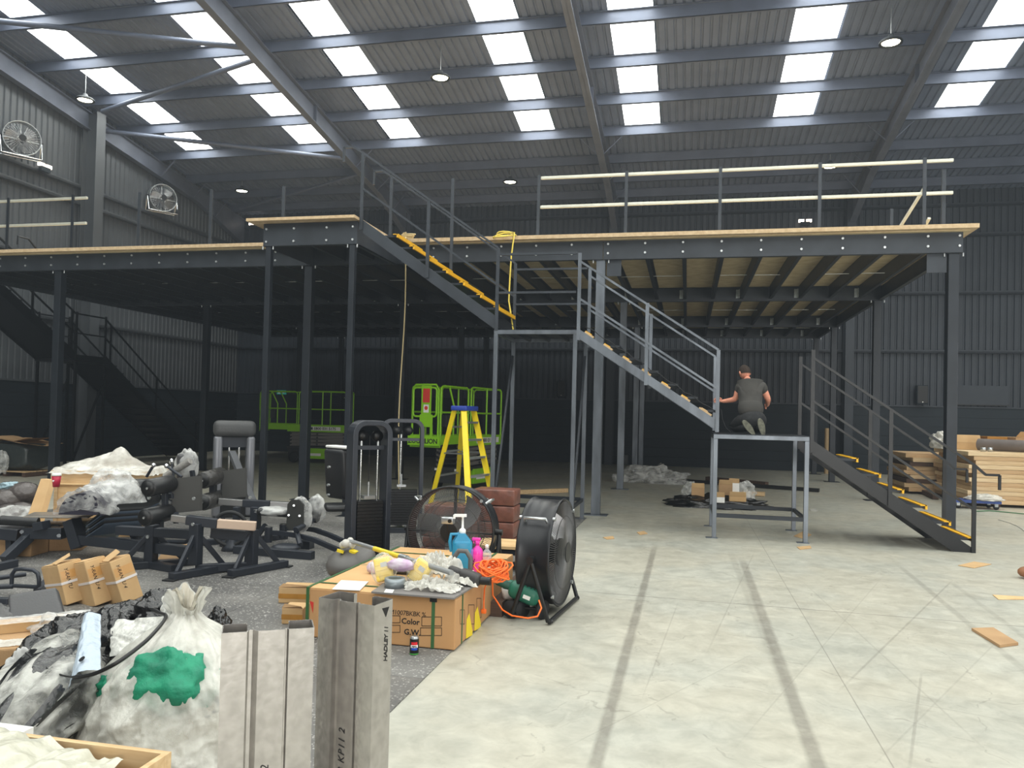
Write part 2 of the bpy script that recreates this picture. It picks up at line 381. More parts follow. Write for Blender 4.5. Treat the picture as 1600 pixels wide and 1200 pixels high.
def corrug(a0, a1, pitch, depth):
    out = []; a = a0
    while a < a1 - 1e-6:
        out += [(a, 0), (a+pitch*.62, 0), (a+pitch*.72, depth), (a+pitch*.9, depth)]
        a += pitch
    out.append((a1, 0)); return out
# back wall: ribbed sheet above a black boarded lower part
pr = corrug(XL, XR, .2, .035)
mb = MB(); n = len(pr)
mb.box((XL, YB+.041, 0), (XR, YB+.06, 2.2)); mb.add([(a, YB+d, z) for z in (2.15, 9.25) for a, d in pr], [(i, i+1, n+i+1, n+i) for i in range(n-1)])
wb = struct(mb.build('wall_back', M_WALL))
bd = MB().box((XL, YB-.1, 0), (XR, YB+.04, .309)).build('board', M_BLACKW, wb)
for k in range(1, 7): copy_part(bd, wb, (0, 0, k*.315))
MB().box((XL, YB-.14, 2.2), (XR, YB+.05, 2.245)).build('ledge', M_WALL, wb)
gd = MB().box((XL, YB-.16, 3.93), (XR, YB-.002, 3.99)).box((XL, YB-.16, 3.93), (XR, YB-.145, 4.03)).build('girt', M_WALL, wb)
for z in (1.88, 3.74, 4.7): copy_part(gd, wb, (0, 0, z))
hc = MB().box((5.05-.13, YB-.62, 0), (5.05+.13, YB-.6, 8.9)).box((5.05-.008, YB-.6, 0), (5.05+.008, YB-.18, 8.9)).box((5.05-.13, YB-.18, 0), (5.05+.13, YB-.16, 8.9)).build('column', M_WALL, wb)
for x in (-7.65, -15.3, 7.65): copy_part(hc, wb, (x, 0, 0))
# left wall
pr = corrug(YN, YB, .2, .035); n = len(pr); mb = MB()
def leftz(y): return zroof(y)+.05
mb.box((XL-.07, YN, 0), (XL-.045, YB, 2.22)); mb.add([(XL-d, a, 2.2) for a, d in pr] + [(XL-d, a, leftz(a)) for a, d in pr], [(i+1, i, n+i, n+i+1) for i in range(n-1)])
wl = struct(mb.build('wall_left', M_WALLL))
bd = MB().box((XL-.04, YN, 0), (XL+.1, YB-.1, .309)).build('board', M_BLACKW, wl)
for k in range(1, 7): copy_part(bd, wl, (0, 0, k*.315))
MB().box((XL-.05, YN, 2.2), (XL+.14, YB-.1, 2.245)).build('ledge', M_WALLL, wl)
gd = MB().box((XL+.002, YN, 3.93), (XL+.16, YB-.2, 3.99)).box((XL+.145, YN, 3.93), (XL+.16, YB-.2, 4.03)).build('girt', M_WALLL, wl)
for z in (1.62, 3.4, 3.88): copy_part(gd, wl, (0, 0, z))
gc = MB().box((XL+.6, 18.85, 0), (XL+.62, 19.2, 10.0)).box((XL+.18, 19.0, 0), (XL+.6, 19.03, 10.0)).box((XL+.16, 18.85, 0), (XL+.18, 19.2, 10.0)).build('column', M_WALLL, wl)
c2 = copy_part(gc, wl, (0, -8, 0)); copy_part(gc, wl, (0, -16, 0))
# right and near walls (out of view, they close the hall)
mb = MB().box((XR, YN, 0), (XR+.2, 0.4, 9.3)).box((XR, 7.6, 0), (XR+.2, YB, 9.3)).box((XR, .4, 5.1), (XR+.2, 7.6, 9.3)).prism([(XR, YN, 9.3), (XR, YB, 9.3), (XR, YR, 12.7)], (.2, 0, 0))
struct(mb.build('wall_right', M_WALLL))
struct(MB().box((XL, YN-.2, 0), (3.4, YN, 10.3)).box((10.6, YN-.2, 0), (XR, YN, 10.3)).box((3.4, YN-.2, 5.1), (10.6, YN, 10.3)).build('wall_front', M_WALLL))
# roof: ribbed sheet, cut at the daylight strips
STR = [-15.98, -11.97, -8.94, -4.93, -1.93, 2.12, 6.15, 9.2, 13.2, 16.2]      # left edge of every daylight strip, 1 m wide
YS0, YS1 = -13.0, 22.05
pr = corrug(XL, XR, .2, .035); n = len(pr)
def inside(x): return any(s-.001 <= x < s+.999 for s in STR)
mb = MB()
ys = [YB+.1, YS1, YR, YS0, YN-.1]
for k in range(4):
    ya, yb = ys[k], ys[k+1]; vs = [(a, y, zroof(y)+d) for y in (ya, yb) for a, d in pr]
    fs = [(i, i+1, n+i+1, n+i) for i in range(n-1) if k in (0, 3) or not inside((pr[i][0]+pr[i+1][0])/2)]
    mb.add(vs, fs)
ce = struct(mb.build('ceiling', M_ROOF))
M_SKY = mat('daylight_panel', (250, 252, 250), .6, emit=((252, 255, 250), SKY))
PUR = [22.05-1.68*k for k in range(0, 12)]
def panel(x, y0, y1):
    o = MB().add([(x-.005, y0, zroof(y0)+.01), (x+1.03, y0, zroof(y0)+.01), (x+1.03, y1, zroof(y1)+.01), (x-.005, y1, zroof(y1)+.01)], [(0, 1, 2, 3)]).build('daylight_panel', M_SKY, ce)
    return o
for s in STR:
    for k in range(8): panel(s, PUR[k], PUR[k+1])
    panel(s, PUR[8], YR); panel(s, YR, YS0)
M_PU = M_PURLIN
for y in [26.3, 25.1, 23.75] + PUR + [0.3, -3, -6, -9, -12]:
    z = zroof(y)
    MB().box((XL, y, z-.28), (XR, y+.012, z-.005)).box((XL, y, z-.28), (XR, y+.07, z-.268)).box((XL, y-.06, z-.017), (XR, y+.01, z-.005)).build('purlin', M_PU, ce)
for x in (-17.0, -10.15, -2.56, 5.08, 12.7):
    mb = MB(); W = .1
    def bz(y): return zroof(y)-.3-.5-(max(0, y-24.2)*.16)
    for (ya, yb) in ((YB-.15, 24.2), (24.2, YR), (YR, YN)):
        za, zb = bz(ya), bz(yb)
        t = lambda y: zroof(y)-.29
        mb.add([(x-W, ya, za), (x+W, ya, za), (x+W, yb, zb), (x-W, yb, zb), (x-W, ya, za+.02), (x+W, ya, za+.02), (x+W, yb, zb+.02), (x-W, yb, zb+.02)], [(0,3,2,1),(4,5,6,7),(0,1,5,4),(1,2,6,5),(2,3,7,6),(3,0,4,7)])
        mb.add([(x-W, ya, t(ya)-.02), (x+W, ya, t(ya)-.02), (x+W, yb, t(yb)-.02), (x-W, yb, t(yb)-.02), (x-W, ya, t(ya)), (x+W, ya, t(ya)), (x+W, yb, t(yb)), (x-W, yb, t(yb))], [(0,3,2,1),(4,5,6,7),(0,1,5,4),(1,2,6,5),(2,3,7,6),(3,0,4,7)])
        mb.add([(x-.008, ya, za), (x-.008, yb, zb), (x-.008, yb, t(yb)), (x-.008, ya, t(ya)), (x+.008, ya, za), (x+.008, yb, zb), (x+.008, yb, t(yb)), (x+.008, ya, t(ya))], [(0,1,2,3),(7,6,5,4),(0,4,5,1),(1,5,6,2),(2,6,7,3),(3,7,4,0)])
    # web stiffeners
    for y in (19.4, 12.0):
        mb.box((x-W, y, bz(y)), (x+W, y+.015, zroof(y)-.3))
    mb.build('rafter', M_RAFTER, ce)
    for y in (22.05, 23.75, 25.1):
        z = zroof(y)
        for s in (-1, 1):
            MB().bar((x+s*.1, y+.03, bz(y)+.03), (x+s*.62, y+.03, z-.27), .012, .05, (0, 1, 0)).build('fly_brace', M_PURLIN, ce)
# round wind bracing between the end frames
def brace(a, b, r=.065):
    a = at_roof(*a, 8.72); b = at_roof(*b, 8.72)
    if b.x > -11.5: b = a + (b-a)*((-10.16-a.x)/(b.x-a.x))
    MB().cyl(a, b, r, n=10, caps=False).build('wind_brace', M_PURLIN, ce)
brace((-30, 30), (362, 72)); brace((160, 174), (388, 97)); brace((150, 203), (545, 249)); brace((375, 326), (590, 264), .05)
# the rubber floor covering laid on the left half of the slab
def rubber():
    fl = thing('rubber_flooring', 'grey speckled rubber gym flooring laid over the left half of the concrete', 'flooring', (-5, 7, 0))
    o = MB().rbox((-2.05, 3.6, .004), (.996, 1.996, .008), .003).build('mat_tile', M_MAT, fl)
    for i in range(8):
        for j in range(-1, 5):
            if i == 0 and j == 0: continue
            copy_part(o, fl, (-i*1.0, j*2.0, 0))
rubber()

# pendant lamps
def pendant(px, py, Y, label):
    p = at(px, py, 1, Y); top = zroof(Y)-.03
    t = thing('pendant_lamp', label, 'lamp', (p.x, p.y, p.z), group='high bay lamps hanging from the roof')
    MB().lathe([(.21, 0), (.215, .02), (.2, .045), (.1, .07), (.07, .12), (.05, .16), (.0, .17)], n=20).build('lamp_housing', M_WALLL, t, world=False)
    MB().cyl((0, 0, -.004), (0, 0, 0.0), .18, n=20).build('lamp_lens', mat('lamp_lens', (255, 250, 225), .4, emit=((255, 246, 214), 22)), t, world=False)
    MB().lathe([(.2, -.03), (.235, -.03), (.235, .01), (.2, .01)], n=20, caps=False).build('trim_ring', M_BLACK, t, world=False)
    MB().cyl((0, 0, .15), (0, 0, top-p.z), .008, n=6).build('suspension_cable', M_ALU, t, world=False)
for px, py, Y, lab in ((133, 156, 17.6, 'lit round high bay lamp hanging nearest the left wall'),
                       (688, 121, 17.6, 'lit round high bay lamp hanging above the middle of the stairs'),
                       (1392, 66, 17.6, 'lit round high bay lamp hanging high on the right of the hall'),
                       (378, 298, 24, 'small far lit lamp above the left end of the platform'),
                       (797, 284, 24, 'small far lit lamp just left of the platform guardrail'),
                       (1297, 260, 24, 'small far lit lamp seen just under the top guardrail')):
    pendant(px, py, Y, lab)
# ------------------------------------------------------------------ mezzanine platform
ZB, ZT, ZD = 4.27, 4.58, 4.655
X0, X1 = -15.1, 4.03
ROWS = [13.0, 17.85, 22.85, 25.9]
mz = thing('mezzanine_platform', 'long dark steel mezzanine platform with chipboard deck spanning the back of the hall', 'platform', (-5.5, 19, 0))
MB().box((X0, 12.72, ZT+.012), (4.18, 26.0, ZD)).build('deck_board', M_OSB, mz)
MB().box((X0, 12.85, ZT+.002), (4.1, 26.0, ZT+.012)).build('deck_underside', M_SOFFIT, mz)
def channel_x(y, x0, x1, back=1):
    m = MB().box((x0, y-.006, ZB), (x1, y+.006, ZT))
    m.box((x0, y, ZB), (x1, y+.085*back, ZB+.012) if back > 0 else (x1, y+.001, ZB+.012)); m.box((x0, y, ZT-.012), (x1, y+.085, ZT))
    return m
for x0, x1 in ((-15.1, -6.81), (-6.8, -1.425), (-1.415, X1)):
    channel_x(12.95, x0, x1).build('edge_beam', M_STEEL, mz)
for y in ROWS[1:]:
    MB().box((X0, y-.05, ZB), (X1, y+.05, ZB+.012)).box((X0, y-.05, ZT-.012), (X1, y+.05, ZT-.001)).box((X0, y-.006, ZB), (X1, y+.006, ZT-.001)).build('cross_beam', M_STEEL, mz)
MB().box((3.985, 12.96, ZB), (3.997, 25.95, ZT-.001)).box((3.92, 12.96, ZB), (3.99, 25.95, ZB+.012)).build('end_beam', M_STEEL, mz)
MB().box((X0, 12.96, ZB), (X0+.08, 25.95, ZT-.001)).build('end_beam', M_STEEL, mz)
# joists every 0.61 m
for bi in range(3):
    ya, yb = ROWS[bi]+(.09 if bi == 0 else .06), ROWS[bi+1]-.06
    base = MB().box((3.53, ya, 4.315), (3.536, yb, ZT-.001)).box((3.53, ya, 4.315), (3.595, yb, 4.321)).box((3.589, ya, 4.315), (3.595, yb, 4.335)).box((3.53, ya, ZT-.008), (3.595, yb, ZT-.001)).build('joist', M_STEELD, mz)
    k = 1
    while 3.53-.61*k > X0+.1: copy_part(base, mz, (-.61*k, 0, 0)); k += 1
# sag bars between the joists and the bright cleats on the cross beams
mb = MB()
for bi in range(3):
    y = (ROWS[bi]+ROWS[bi+1])/2
    for k in range(30):
        x = 3.53-.61*k
        if k % 3 != 2: mb.cyl((x-.58, y+.03*(k % 2), 4.42), (x-.03, y+.03*(k % 2), 4.42), .007, n=5)
stuff(mb.build('tie_bar', M_BOLT, mz))
mb = MB()
for y in ROWS[1:]:
    for k in range(0, 30):
        x = 3.5-.61*k
        if k % 2 == 0: mb.box((x+.0, y-.13, 4.33), (x+.02, y-.052, 4.52)).box((x-.06, y-.062, 4.33), (x+.02, y-.052, 4.52))
stuff(mb.build('joist_cleat', M_GALV, mz))
mb = MB()
for k in range(30):
    x = 3.53-.61*k+.01
    if -6.7 < x < -5.05: continue
    for z in (4.37, 4.525): mb.cyl((x, 12.944, z), (x, 12.925, z), .019, n=8)
mb.cyl((3.98, 12.944, 4.37), (3.98, 12.925, 4.37), .019, n=8).cyl((3.98, 12.944, 4.525), (3.98, 12.925, 4.525), .019, n=8)
stuff(mb.build('bolt_head', M_BOLT, mz))
# columns
for y in ROWS:
    for i, x in enumerate((3.92, -1.46, -6.8, -12.2)):
        if y == 25.9 and x < -2: pass
        s = .075
        m = MB().box((x-s, y+.015-s+.04, .012), (x+s, y+.055+s, ZB)); m.box((x-.2, y-.1, 0), (x+.2, y+.18, .012)); m.box((x-.1, y-.04, ZB-.012), (x+.1, y+.12, ZB))
        m.build('post', M_MILL if x == -1.46 else M_STEELD, mz, bevel=.006)
mb = MB()
for x in (3.92, -1.46, -6.8, -12.2):
    for y in ROWS:
        for dx in (-.13, .13): mb.cyl((x+dx, y+.0, ZB-.05), (x+dx, y+.0, ZB+.002), .013, n=6)
stuff(mb.build('bolt_shank', M_BOLT, mz))
# gusset plates beside the posts, and the small deck over the top of the stairs
MB().box((-1.36, 13.02, 4.0), (-1.12, 13.03, ZB)).build('gusset_plate', M_STEEL, mz)
MB().box((3.55, 13.02, 3.98), (3.83, 13.03, ZB)).build('gusset_plate', M_STEEL, mz)
ul = thing('stair_head_landing', 'chipboard-topped steel landing jutting from the platform at the top of the stairs', 'landing', (-5.85, 12, 0))
MB().box((-6.86, 11.0, 4.595), (-5.02, 12.7, 4.64)).build('deck_board', M_OSB, ul)
MB().box((-6.66, 11.19, 4.235), (-5.05, 11.2, 4.59)).box((-6.66, 11.2, 4.235), (-5.05, 11.28, 4.247)).build('front_beam', M_STEEL, ul)
MB().box((-5.07, 11.2, 4.235), (-5.06, 12.93, 4.59)).box((-5.14, 11.2, 4.235), (-5.06, 12.93, 4.247)).build('side_beam', M_STEEL, ul)
MB().box((-6.66, 11.2, 4.235), (-6.65, 12.93, 4.59)).build('side_beam', M_STEEL, ul)
for x in (-6.1, -5.55): MB().box((x, 11.29, 4.33), (x+.06, 12.93, 4.58)).build('joist', M_STEELD, ul)
for x in (-6.58, -5.14): MB().box((x-.045, 11.21, .012), (x+.045, 11.3, 4.235)).box((x-.12, 11.13, 0), (x+.12, 11.38, .012)).build('post', M_STEELD, ul, bevel=.004)
mb = MB()
for x in (-6.6, -6.12, -5.56, -5.12):
    for z in (4.3, 4.5): mb.cyl((x, 11.185, z), (x, 11.165, z), .017, n=8)
for x in (-6.68, -6.5, -5.22, -5.06): mb.cyl((x, 11.22, 4.185), (x, 11.22, 4.236), .012, n=6)
stuff(mb.build('bolt_head', M_BOLT, ul))

# guardrail on the right of the platform
gr = thing('guardrail', 'dark posts with two pale steel rails along the right of the platform edge', 'railing', (.5, 12.98, ZD))
for x in (-2.545, -1.06, .453, 1.975, 3.49):
    MB().box((x-.025, 12.96, ZD-.3), (x+.025, 12.985, 5.745)).build('post', M_STEEL, gr)
for z in (5.7, 5.2):
    MB().box((-2.52, 12.985, z-.025), (3.9, 13.03, z+.025)).build('rail', M_RAIL, gr, bevel=.008)
single(MB().box((3.775, 13.1, ZD), (3.83, 13.14, 5.6)), 'guardrail_post', M_STEEL, 'lone drilled steel post at the right corner of the platform', 'post')
# far side return of the rails, leaning bars
for (a, b), lab in ((((1384, 355), (1445, 293)), 'pale loose steel bar leaning up behind the right end of the guardrail'), (((1425, 357), (1452, 341)), 'short pale bar end sticking up behind the corner of the platform')):
    p = at(*a, 1, 14.6); q = at(*b, 1, 13.6)
    p.z = ZD+.012; single(MB().bar(p, q, .045, .03), 'loose_rail', M_RAIL, lab, 'bar')
for X_, Yy, top, lab in ((3.6, 15.4, 5.6, 'dark guardrail post standing behind the right end of the railing'), (3.4, 18.2, 5.55, 'farthest dark guardrail post behind the leaning bars')):
    single(MB().box((X_-.025, Yy, ZD), (X_+.025, Yy+.04, top)), 'guardrail_post', M_STEEL, lab, 'post')
for px, ptop, lab in ((219, 298, 'dark bare guardrail post left of the far wall fan'), (331, 295, 'bare guardrail post right of the far wall fan'), (444, 290, 'bare guardrail post above the stair head landing'),
                      (616, 290, None), (708, 281, 'bare tall guardrail post behind the upper stair handrail')):
    if lab is None: continue
    p = at(px, ptop, 1, 12.98)
    single(MB().box((p.x-.028, 12.96, ZD), (p.x+.028, 12.99, 5.75)), 'guardrail_post', M_STEEL, lab, 'post')
gl = thing('guardrail', 'short guardrail with two pale rails at the far left end of the platform', 'railing', (-13, 12.98, ZD))
for x in (-14.9, -13.43, -11.9): MB().box((x-.025, 12.96, ZD), (x+.025, 12.985, 5.76)).build('post', M_STEELD, gl)
for z in (5.7, 5.2): MB().box((-15.05, 12.985, z-.025), (-11.6, 13.03, z+.025)).build('rail', M_RAIL, gl, bevel=.008)

# ------------------------------------------------------------------ front staircase: three flights, two landings
YF, YK = 11.2, 12.4
def flight(label, xa, za, xb, zb, nt, mtl, tread_m, rails, newels, hook_bot=False, hook_top=False, depth=.2, partial=False, group='flights of the steel staircase'):
    """goes up from (xa, za) to the left up to (xb, zb)"""
    t = thing('stair_flight', label, 'stairs', ((xa+xb)/2, 11.8, za), group=None)
    sl = (zb-za)/(xb-xa)
    for y in (YF, YK):
        x_lo = xa; d = depth
        pts = [(xa, y-.006, za+.02), (xb, y-.006, zb+.02), (xb, y-.006, zb+.02-d), (xa, y-.006, za+.02-d)]
        if za < .1:
            xk = xa + (-(za+.02-d)/sl) ; pts = [(xa, y-.006, za+.05), (xb, y-.006, zb+.02), (xb, y-.006, zb+.02-d), (xk, y-.006, 0), (xa+.02, y-.006, 0)]
        m = MB().prism(pts, (0, .012, 0))
        s = 1 if y == YF else -1
        ux = Vector((xb-xa, 0, zb-za)).normalized()
        m.bar(Vector((xa, y+s*.03, za+.014)), Vector((xb, y+s*.03, zb+.014)), .06, .012, (0, 0, 1))
        m.bar(Vector((xa if za > .1 else xk, y+s*.03, (za+.026-d) if za > .1 else .008)), Vector((xb, y+s*.03, zb+.026-d)), .06, .012, (0, 0, 1))
        m.build('stringer', mtl, t)
    rise = (zb-za)/nt; run = (xb-xa)/nt
    for k in range(1, nt+1 if not partial else nt):
        x = xa+run*k; z = za+rise*k-.02
        if k == nt: continue
        m = MB().box((x-.02, YF+.07, z-.03), (x-run+.04-.02, YK-.07, z)); 
        tr = m.build('tread', M_STEELD, t)
        y0, y1 = (YF+.03, YK-.03)
        if tread_m: MB().box((x-run+.0, y0, z-.045), (x-run+.025, y1, z+.012)).box((x-run-.06, y0, z), (x-run+.02, y1, z+.012)).build('nosing', tread_m, tr)
    # handrails: newel posts on both sides, top rail, middle rail
    for y in (YF, YK):
        for (x, zt, zl) in newels:
            zs = za + sl*(x-xa)
            MB().box((x-.025, y-.032, zs-.15 if zl is None else zl), (x+.025, y-.006, zs+zt)).build('baluster', mtl, t)
        zr = rails
        for i, h in enumerate(zr):
            xs, xe = newels[0][0], newels[-1][0]
            p0 = Vector((xs, y-.02, za+sl*(xs-xa)+h)); p1 = Vector((xe, y-.02, za+sl*(xe-xa)+h))
            pts = [p0, p1]
            if i == 0 and hook_bot:
                q = p0 + Vector((.13, 0, -.12)); pts = [q+Vector((.165, 0, -.19)), q+Vector((.165, 0, 0)), q] + pts
            if i == 0 and hook_top:
                q = p1 + Vector((-.17, 0, .1)); pts = pts + [q, q+Vector((-.15, 0, 0)), q+Vector((-.15, 0, -.23))]
            m = MB()
            for a, b in zip(pts, pts[1:]): m.bar(a, b, .03, .03)
            m.build('handrail' if i == 0 else 'mid_rail', mtl, t)
    return t
flight('lower flight of black steel stairs with yellow nosings rising from the floor', 3.66, 0.0, 1.66, 1.38, 7, M_BLACKST, M_YEL, (1.13, .55), [(3.65, 1.13, 0.0), (2.643, 1.13, None), (1.655, 1.24, None)], hook_bot=True, depth=.19)
flight('middle flight of bare steel stairs rising behind the kneeling man', .4, 1.62, -1.54, 2.88, 7, M_MILL, None, (1.0, .46), [(.41, 1.0, 1.47), (-.58, 1.02, None), (-1.56, 1.12, None)], depth=.14)
flight('upper flight of dark steel stairs with bright yellow nosings up to the platform', -2.79, 3.07, -4.96, 4.58, 8, M_STEEL, M_YEL, (1.05, .5), [(-2.785, 1.05, 2.88), (-3.89, 1.03, None), (-4.985, 1.04, None)], hook_top=True, depth=.2)
def landing(label, xa, xb, z, mtl, legs_y=(YF+.02, YK+.0), plate=M_STEELD, brace=False, rail=None):
    t = thing('landing_frame', label, 'landing', ((xa+xb)/2, 11.8, 0))
    MB().box((xa, YF-.03, z-.005), (xb, YK+.03, z+.004)).build('floor_plate', plate, t)
    for y in (YF-.01, YK+.01): MB().box((xa, y-.02, z-.065), (xb, y+.02, z-.006)).build('edge_beam', mtl, t, bevel=.004)
    for x in (xa+.02, xb-.02): MB().box((x-.02, YF+.011, z-.065), (x+.02, YK-.011, z-.006)).build('end_beam', mtl, t)
    for k in range(3):
        x = xa+(xb-xa)*(k+1)/4
        MB().box((x-.015, YF+.011, z-.06), (x+.015, YK-.011, z-.006)).build('bearer', M_STEELD, t)
    for x in (xa+.03, xb-.03):
        for y in (YF, YK):
            MB().box((x-.03, y-.03, .01), (x+.03, y+.03, z-.066)).box((x-.11, y-.05, 0), (x+.05, y+.05, .01)).build('leg', mtl, t, bevel=.004)
        MB().box((x-.02, YF+.031, .29), (x+.02, YK-.031, .34)).build('stretcher', M_STEELD, t)
    for y in (YF, YK):
        MB().box((xa+.061, y-.02, .29), (xb-.061, y+.02, .345)).build('stretcher', M_STEELD, t)
    if brace:
        for x in (xa+.03, xb-.03): MB().bar((x, YF+.05, .1), (x, YK-.05, z-.3), .05, .03, (1, 0, 0)).build('diagonal_brace', M_STEELD, t)
    if rail:
        for y in (YF, YK):
            for h in rail: MB().bar((xa+.03, y-.02, z+h), (xb-.03, y-.02, z+h), .032).build('rail', M_STEEL, t)
    return t
landing('low bare steel landing frame that the man kneels on', .365, 1.625, 1.445, M_MILL)
landing('tall bare steel landing frame between the middle and upper flights', -2.82, -1.575, 2.895, M_MILL, brace=True, rail=(1.12, .55))
# ------------------------------------------------------------------ the kneeling man
def skin(name, joints, edges, m, parent, sub=2, root=0):
    """continuous limb surface: joints = [(point, rx, ry)]"""
    me = bpy.data.meshes.new(name); inv = WM[parent.name].inverted() if parent is not None else Matrix.Identity(4)
    me.from_pydata([inv @ Vector(j[0]) for j in joints], edges, [])
    o = link(name, me, m, parent)
    sk = o.modifiers.new('skin', 'SKIN'); sk.use_smooth_shade = True; sk.branch_smoothing = .6
    if not me.skin_vertices: me.attributes.new('skin', 'FLOAT2', 'POINT')
    lay = me.skin_vertices[0].data if me.skin_vertices else None
    if lay is None:
        bm = bmesh.new(); bm.from_mesh(me); bm.verts.layers.skin.verify(); bm.to_mesh(me); bm.free(); lay = me.skin_vertices[0].data
    for i, j in enumerate(joints):
        lay[i].radius = (j[1], j[2] if len(j) > 2 else j[1]); lay[i].use_root = (i == root)
    o.modifiers.new('sub', 'SUBSURF').levels = sub; o.modifiers['sub'].render_levels = sub
    return o
def bm_skin(name, joints, edges, m, parent, sub=2, root=0):
    me = bpy.data.meshes.new(name); inv = WM[parent.name].inverted()
    bm = bmesh.new(); lay = bm.verts.layers.skin.verify(); vs = []
    for i, j in enumerate(joints):
        v = bm.verts.new(inv @ Vector(j[0])); v[lay].radius = (j[1], j[2] if len(j) > 2 else j[1]); v[lay].use_root = (i == root); vs.append(v)
    for a, b in edges: bm.edges.new((vs[a], vs[b]))
    bm.to_mesh(me); bm.free()
    o = link(name, me, m, parent)
    sk = o.modifiers.new('skin', 'SKIN'); sk.use_smooth_shade = True; sk.branch_smoothing = .5
    s = o.modifiers.new('sub', 'SUBSURF'); s.levels = sub; s.render_levels = sub
    return o
def person():
    Y0 = 11.45
    A = lambda x, y, d: at(x, y, 1, Y0+d)
    feet = A(1176, 672, 0); t = thing('person', 'man in dark t-shirt and black trousers kneeling on the low landing with his back turned', 'person', (feet.x, Y0, 1.449))
    SK = mat('fair_skin', (222, 150, 124), .55, var=.08, vscale=20); SH = mat('charcoal_cotton', (58, 57, 55), .9, c2=(70, 68, 65), vscale=6, bump=.4, bscale=9)
    TR = mat('black_work_trousers', (26, 27, 30), .9, c2=(42, 43, 44), vscale=9, bump=.5, bscale=10); SO = mat('grey_boot_sole', (128, 128, 112), .8, c2=(88, 88, 78), vscale=20, bump=.5, bscale=40)
    HA = mat('dark_short_hair', (48, 36, 28), .9, bump=.6, bscale=120)
    pel = A(1173, 652, .28); wa = A(1174, 640, .33); ch = A(1173, 615, .42); up = A(1172, 600, .46); nk = A(1169, 594, .5); hd0 = A(1165, 589, .53)
    shl = A(1157, 602, .45); ell = A(1149, 624, .52); wrl = A(1130, 627, .62); shr = A(1190, 602, .45); elr = A(1200, 624, .5); wrr = A(1199, 633, .74)
    hl = A(1165, 655, .3); knl = A(1146, 668, .72); anl = A(1168, 668, .12); hr = A(1182, 655, .3); knr = A(1180, 668, .78); anr = A(1188, 666, .1)
    for v in (knl, knr): v.z = 1.449+.075
    anl.z = 1.449+.09; anr.z = 1.449+.1
    J = [(pel, .075, .07), (wa, .12, .1), (ch, .16, .12), (up, .13, .09), (nk, .058, .06), (hd0, .052, .055),
         (shl, .066), (ell, .046), (wrl, .03), (shr, .066), (elr, .046), (wrr, .03), (hl, .05), (knl, .065), (anl, .045), (hr, .05), (knr, .065), (anr, .045)]
    E_ = [(0, 1), (1, 2), (2, 3), (3, 4), (4, 5), (3, 6), (6, 7), (7, 8), (3, 9), (9, 10), (10, 11), (0, 12), (12, 13), (13, 14), (0, 15), (15, 16), (16, 17)]
    # hands: palm and five fingers, closing round the upright of the stair on the left
    def hand(J, E_, iw, w, d, side, curl):
        d = d.normalized(); n = Vector((0, 0, 1)); x = d.cross(n).normalized(); n = x.cross(d)
        palm = w + d*.055; J.append((palm, .03, .017)); ip = len(J)-1; E_.append((iw, ip))
        for k, (off, ln) in enumerate(((-.03, .06), (-.011, .072), (.01, .07), (.028, .055))):
            b = palm + n*off + d*.022; a = b + d*ln*.45 - x*side*curl*.2*ln; c = a + d*ln*.3 - x*side*curl*.7*ln
            i0 = len(J); J += [(b, .0095), (a, .0088), (c, .0075)]; E_ += [(ip, i0), (i0, i0+1), (i0+1, i0+2)]
        b = palm - d*.03 + n*.032 - x*side*.012; i0 = len(J); J += [(b, .011), (b + d*.03 + n*.016 - x*side*.01, .0095)]; E_ += [(ip, i0), (i0, i0+1)]
    hand(J, E_, 8, wrl, Vector((-1, .25, .12)), 1, 1); hand(J, E_, 11, wrr, Vector((-.3, 1, -.2)), -1, .6)
    body = bm_skin('body', J, E_, SK, t)
    # head with face, ears; it is bowed forwards and turned a little to the left
    hc = A(1163.5, 582, .58); q = Euler((math.radians(-34), 0, math.radians(22))).to_matrix()
    def hf(d):
        k = 1.0
        if d.y > .3: k *= 1-.06*(d.y-.3)
        if d.z < -.2: k *= 1-.16*(-d.z-.2)*(1 if d.y < .4 else .4)
        return k
    mb = MB(); mb.T = Matrix.Translation(hc) @ q.to_4x4()
    mb.ball((0, 0, 0), (.078, .098, .115), 24, 16, hf); mb.ball((0, .095, -.02), (.015, .022, .02), 8, 6); mb.ball((0, .085, -.058), (.024, .012, .007), 8, 5)
    for s in (-1, 1): mb.ball((s*.079, -.004, -.012), (.011, .02, .032), 8, 6); mb.ball((s*.03, .088, .008), (.012, .008, .007), 8, 5)
    mb.build('head', SK, t)
    mb = MB(); mb.T = Matrix.Translation(hc) @ q.to_4x4()
    def hair(u, v):
        a = 2*PI*u; b = PI*(.5-(.56+.13*max(0, -math.sin(a)))*v); d = Vector((math.cos(a)*math.cos(b), math.sin(a)*math.cos(b), math.sin(b)))
        cut = 1.0 if not (d.y > .45) else max(0.0, 1)
        return Vector((d.x*.083, d.y*.102, d.z*.122))*(1.0+.01*math.sin(20*a))*(cut if d.y < .6 or d.z > .35 else .93)
    mb.grid(hair, 24, 10, True, True); mb.build('hair', HA, t)
    # shirt: torso and sleeves a little outside the body
    sj = [(pel + Vector((0, .0, -.02)), .19, .16), (ch, .21, .16), (up + Vector((0, 0, -.01)), .165, .125), (nk + Vector((0, -.005, -.03)), .085, .08), (shl + Vector((-.005, 0, -.005)), .1), (shl.lerp(ell, .62), .072), (shr + Vector((.005, 0, -.005)), .1), (shr.lerp(elr, .62), .072)]
    bm_skin('t_shirt', sj, [(0, 1), (1, 2), (2, 3), (2, 4), (4, 5), (2, 6), (6, 7)], SH, t, root=1)
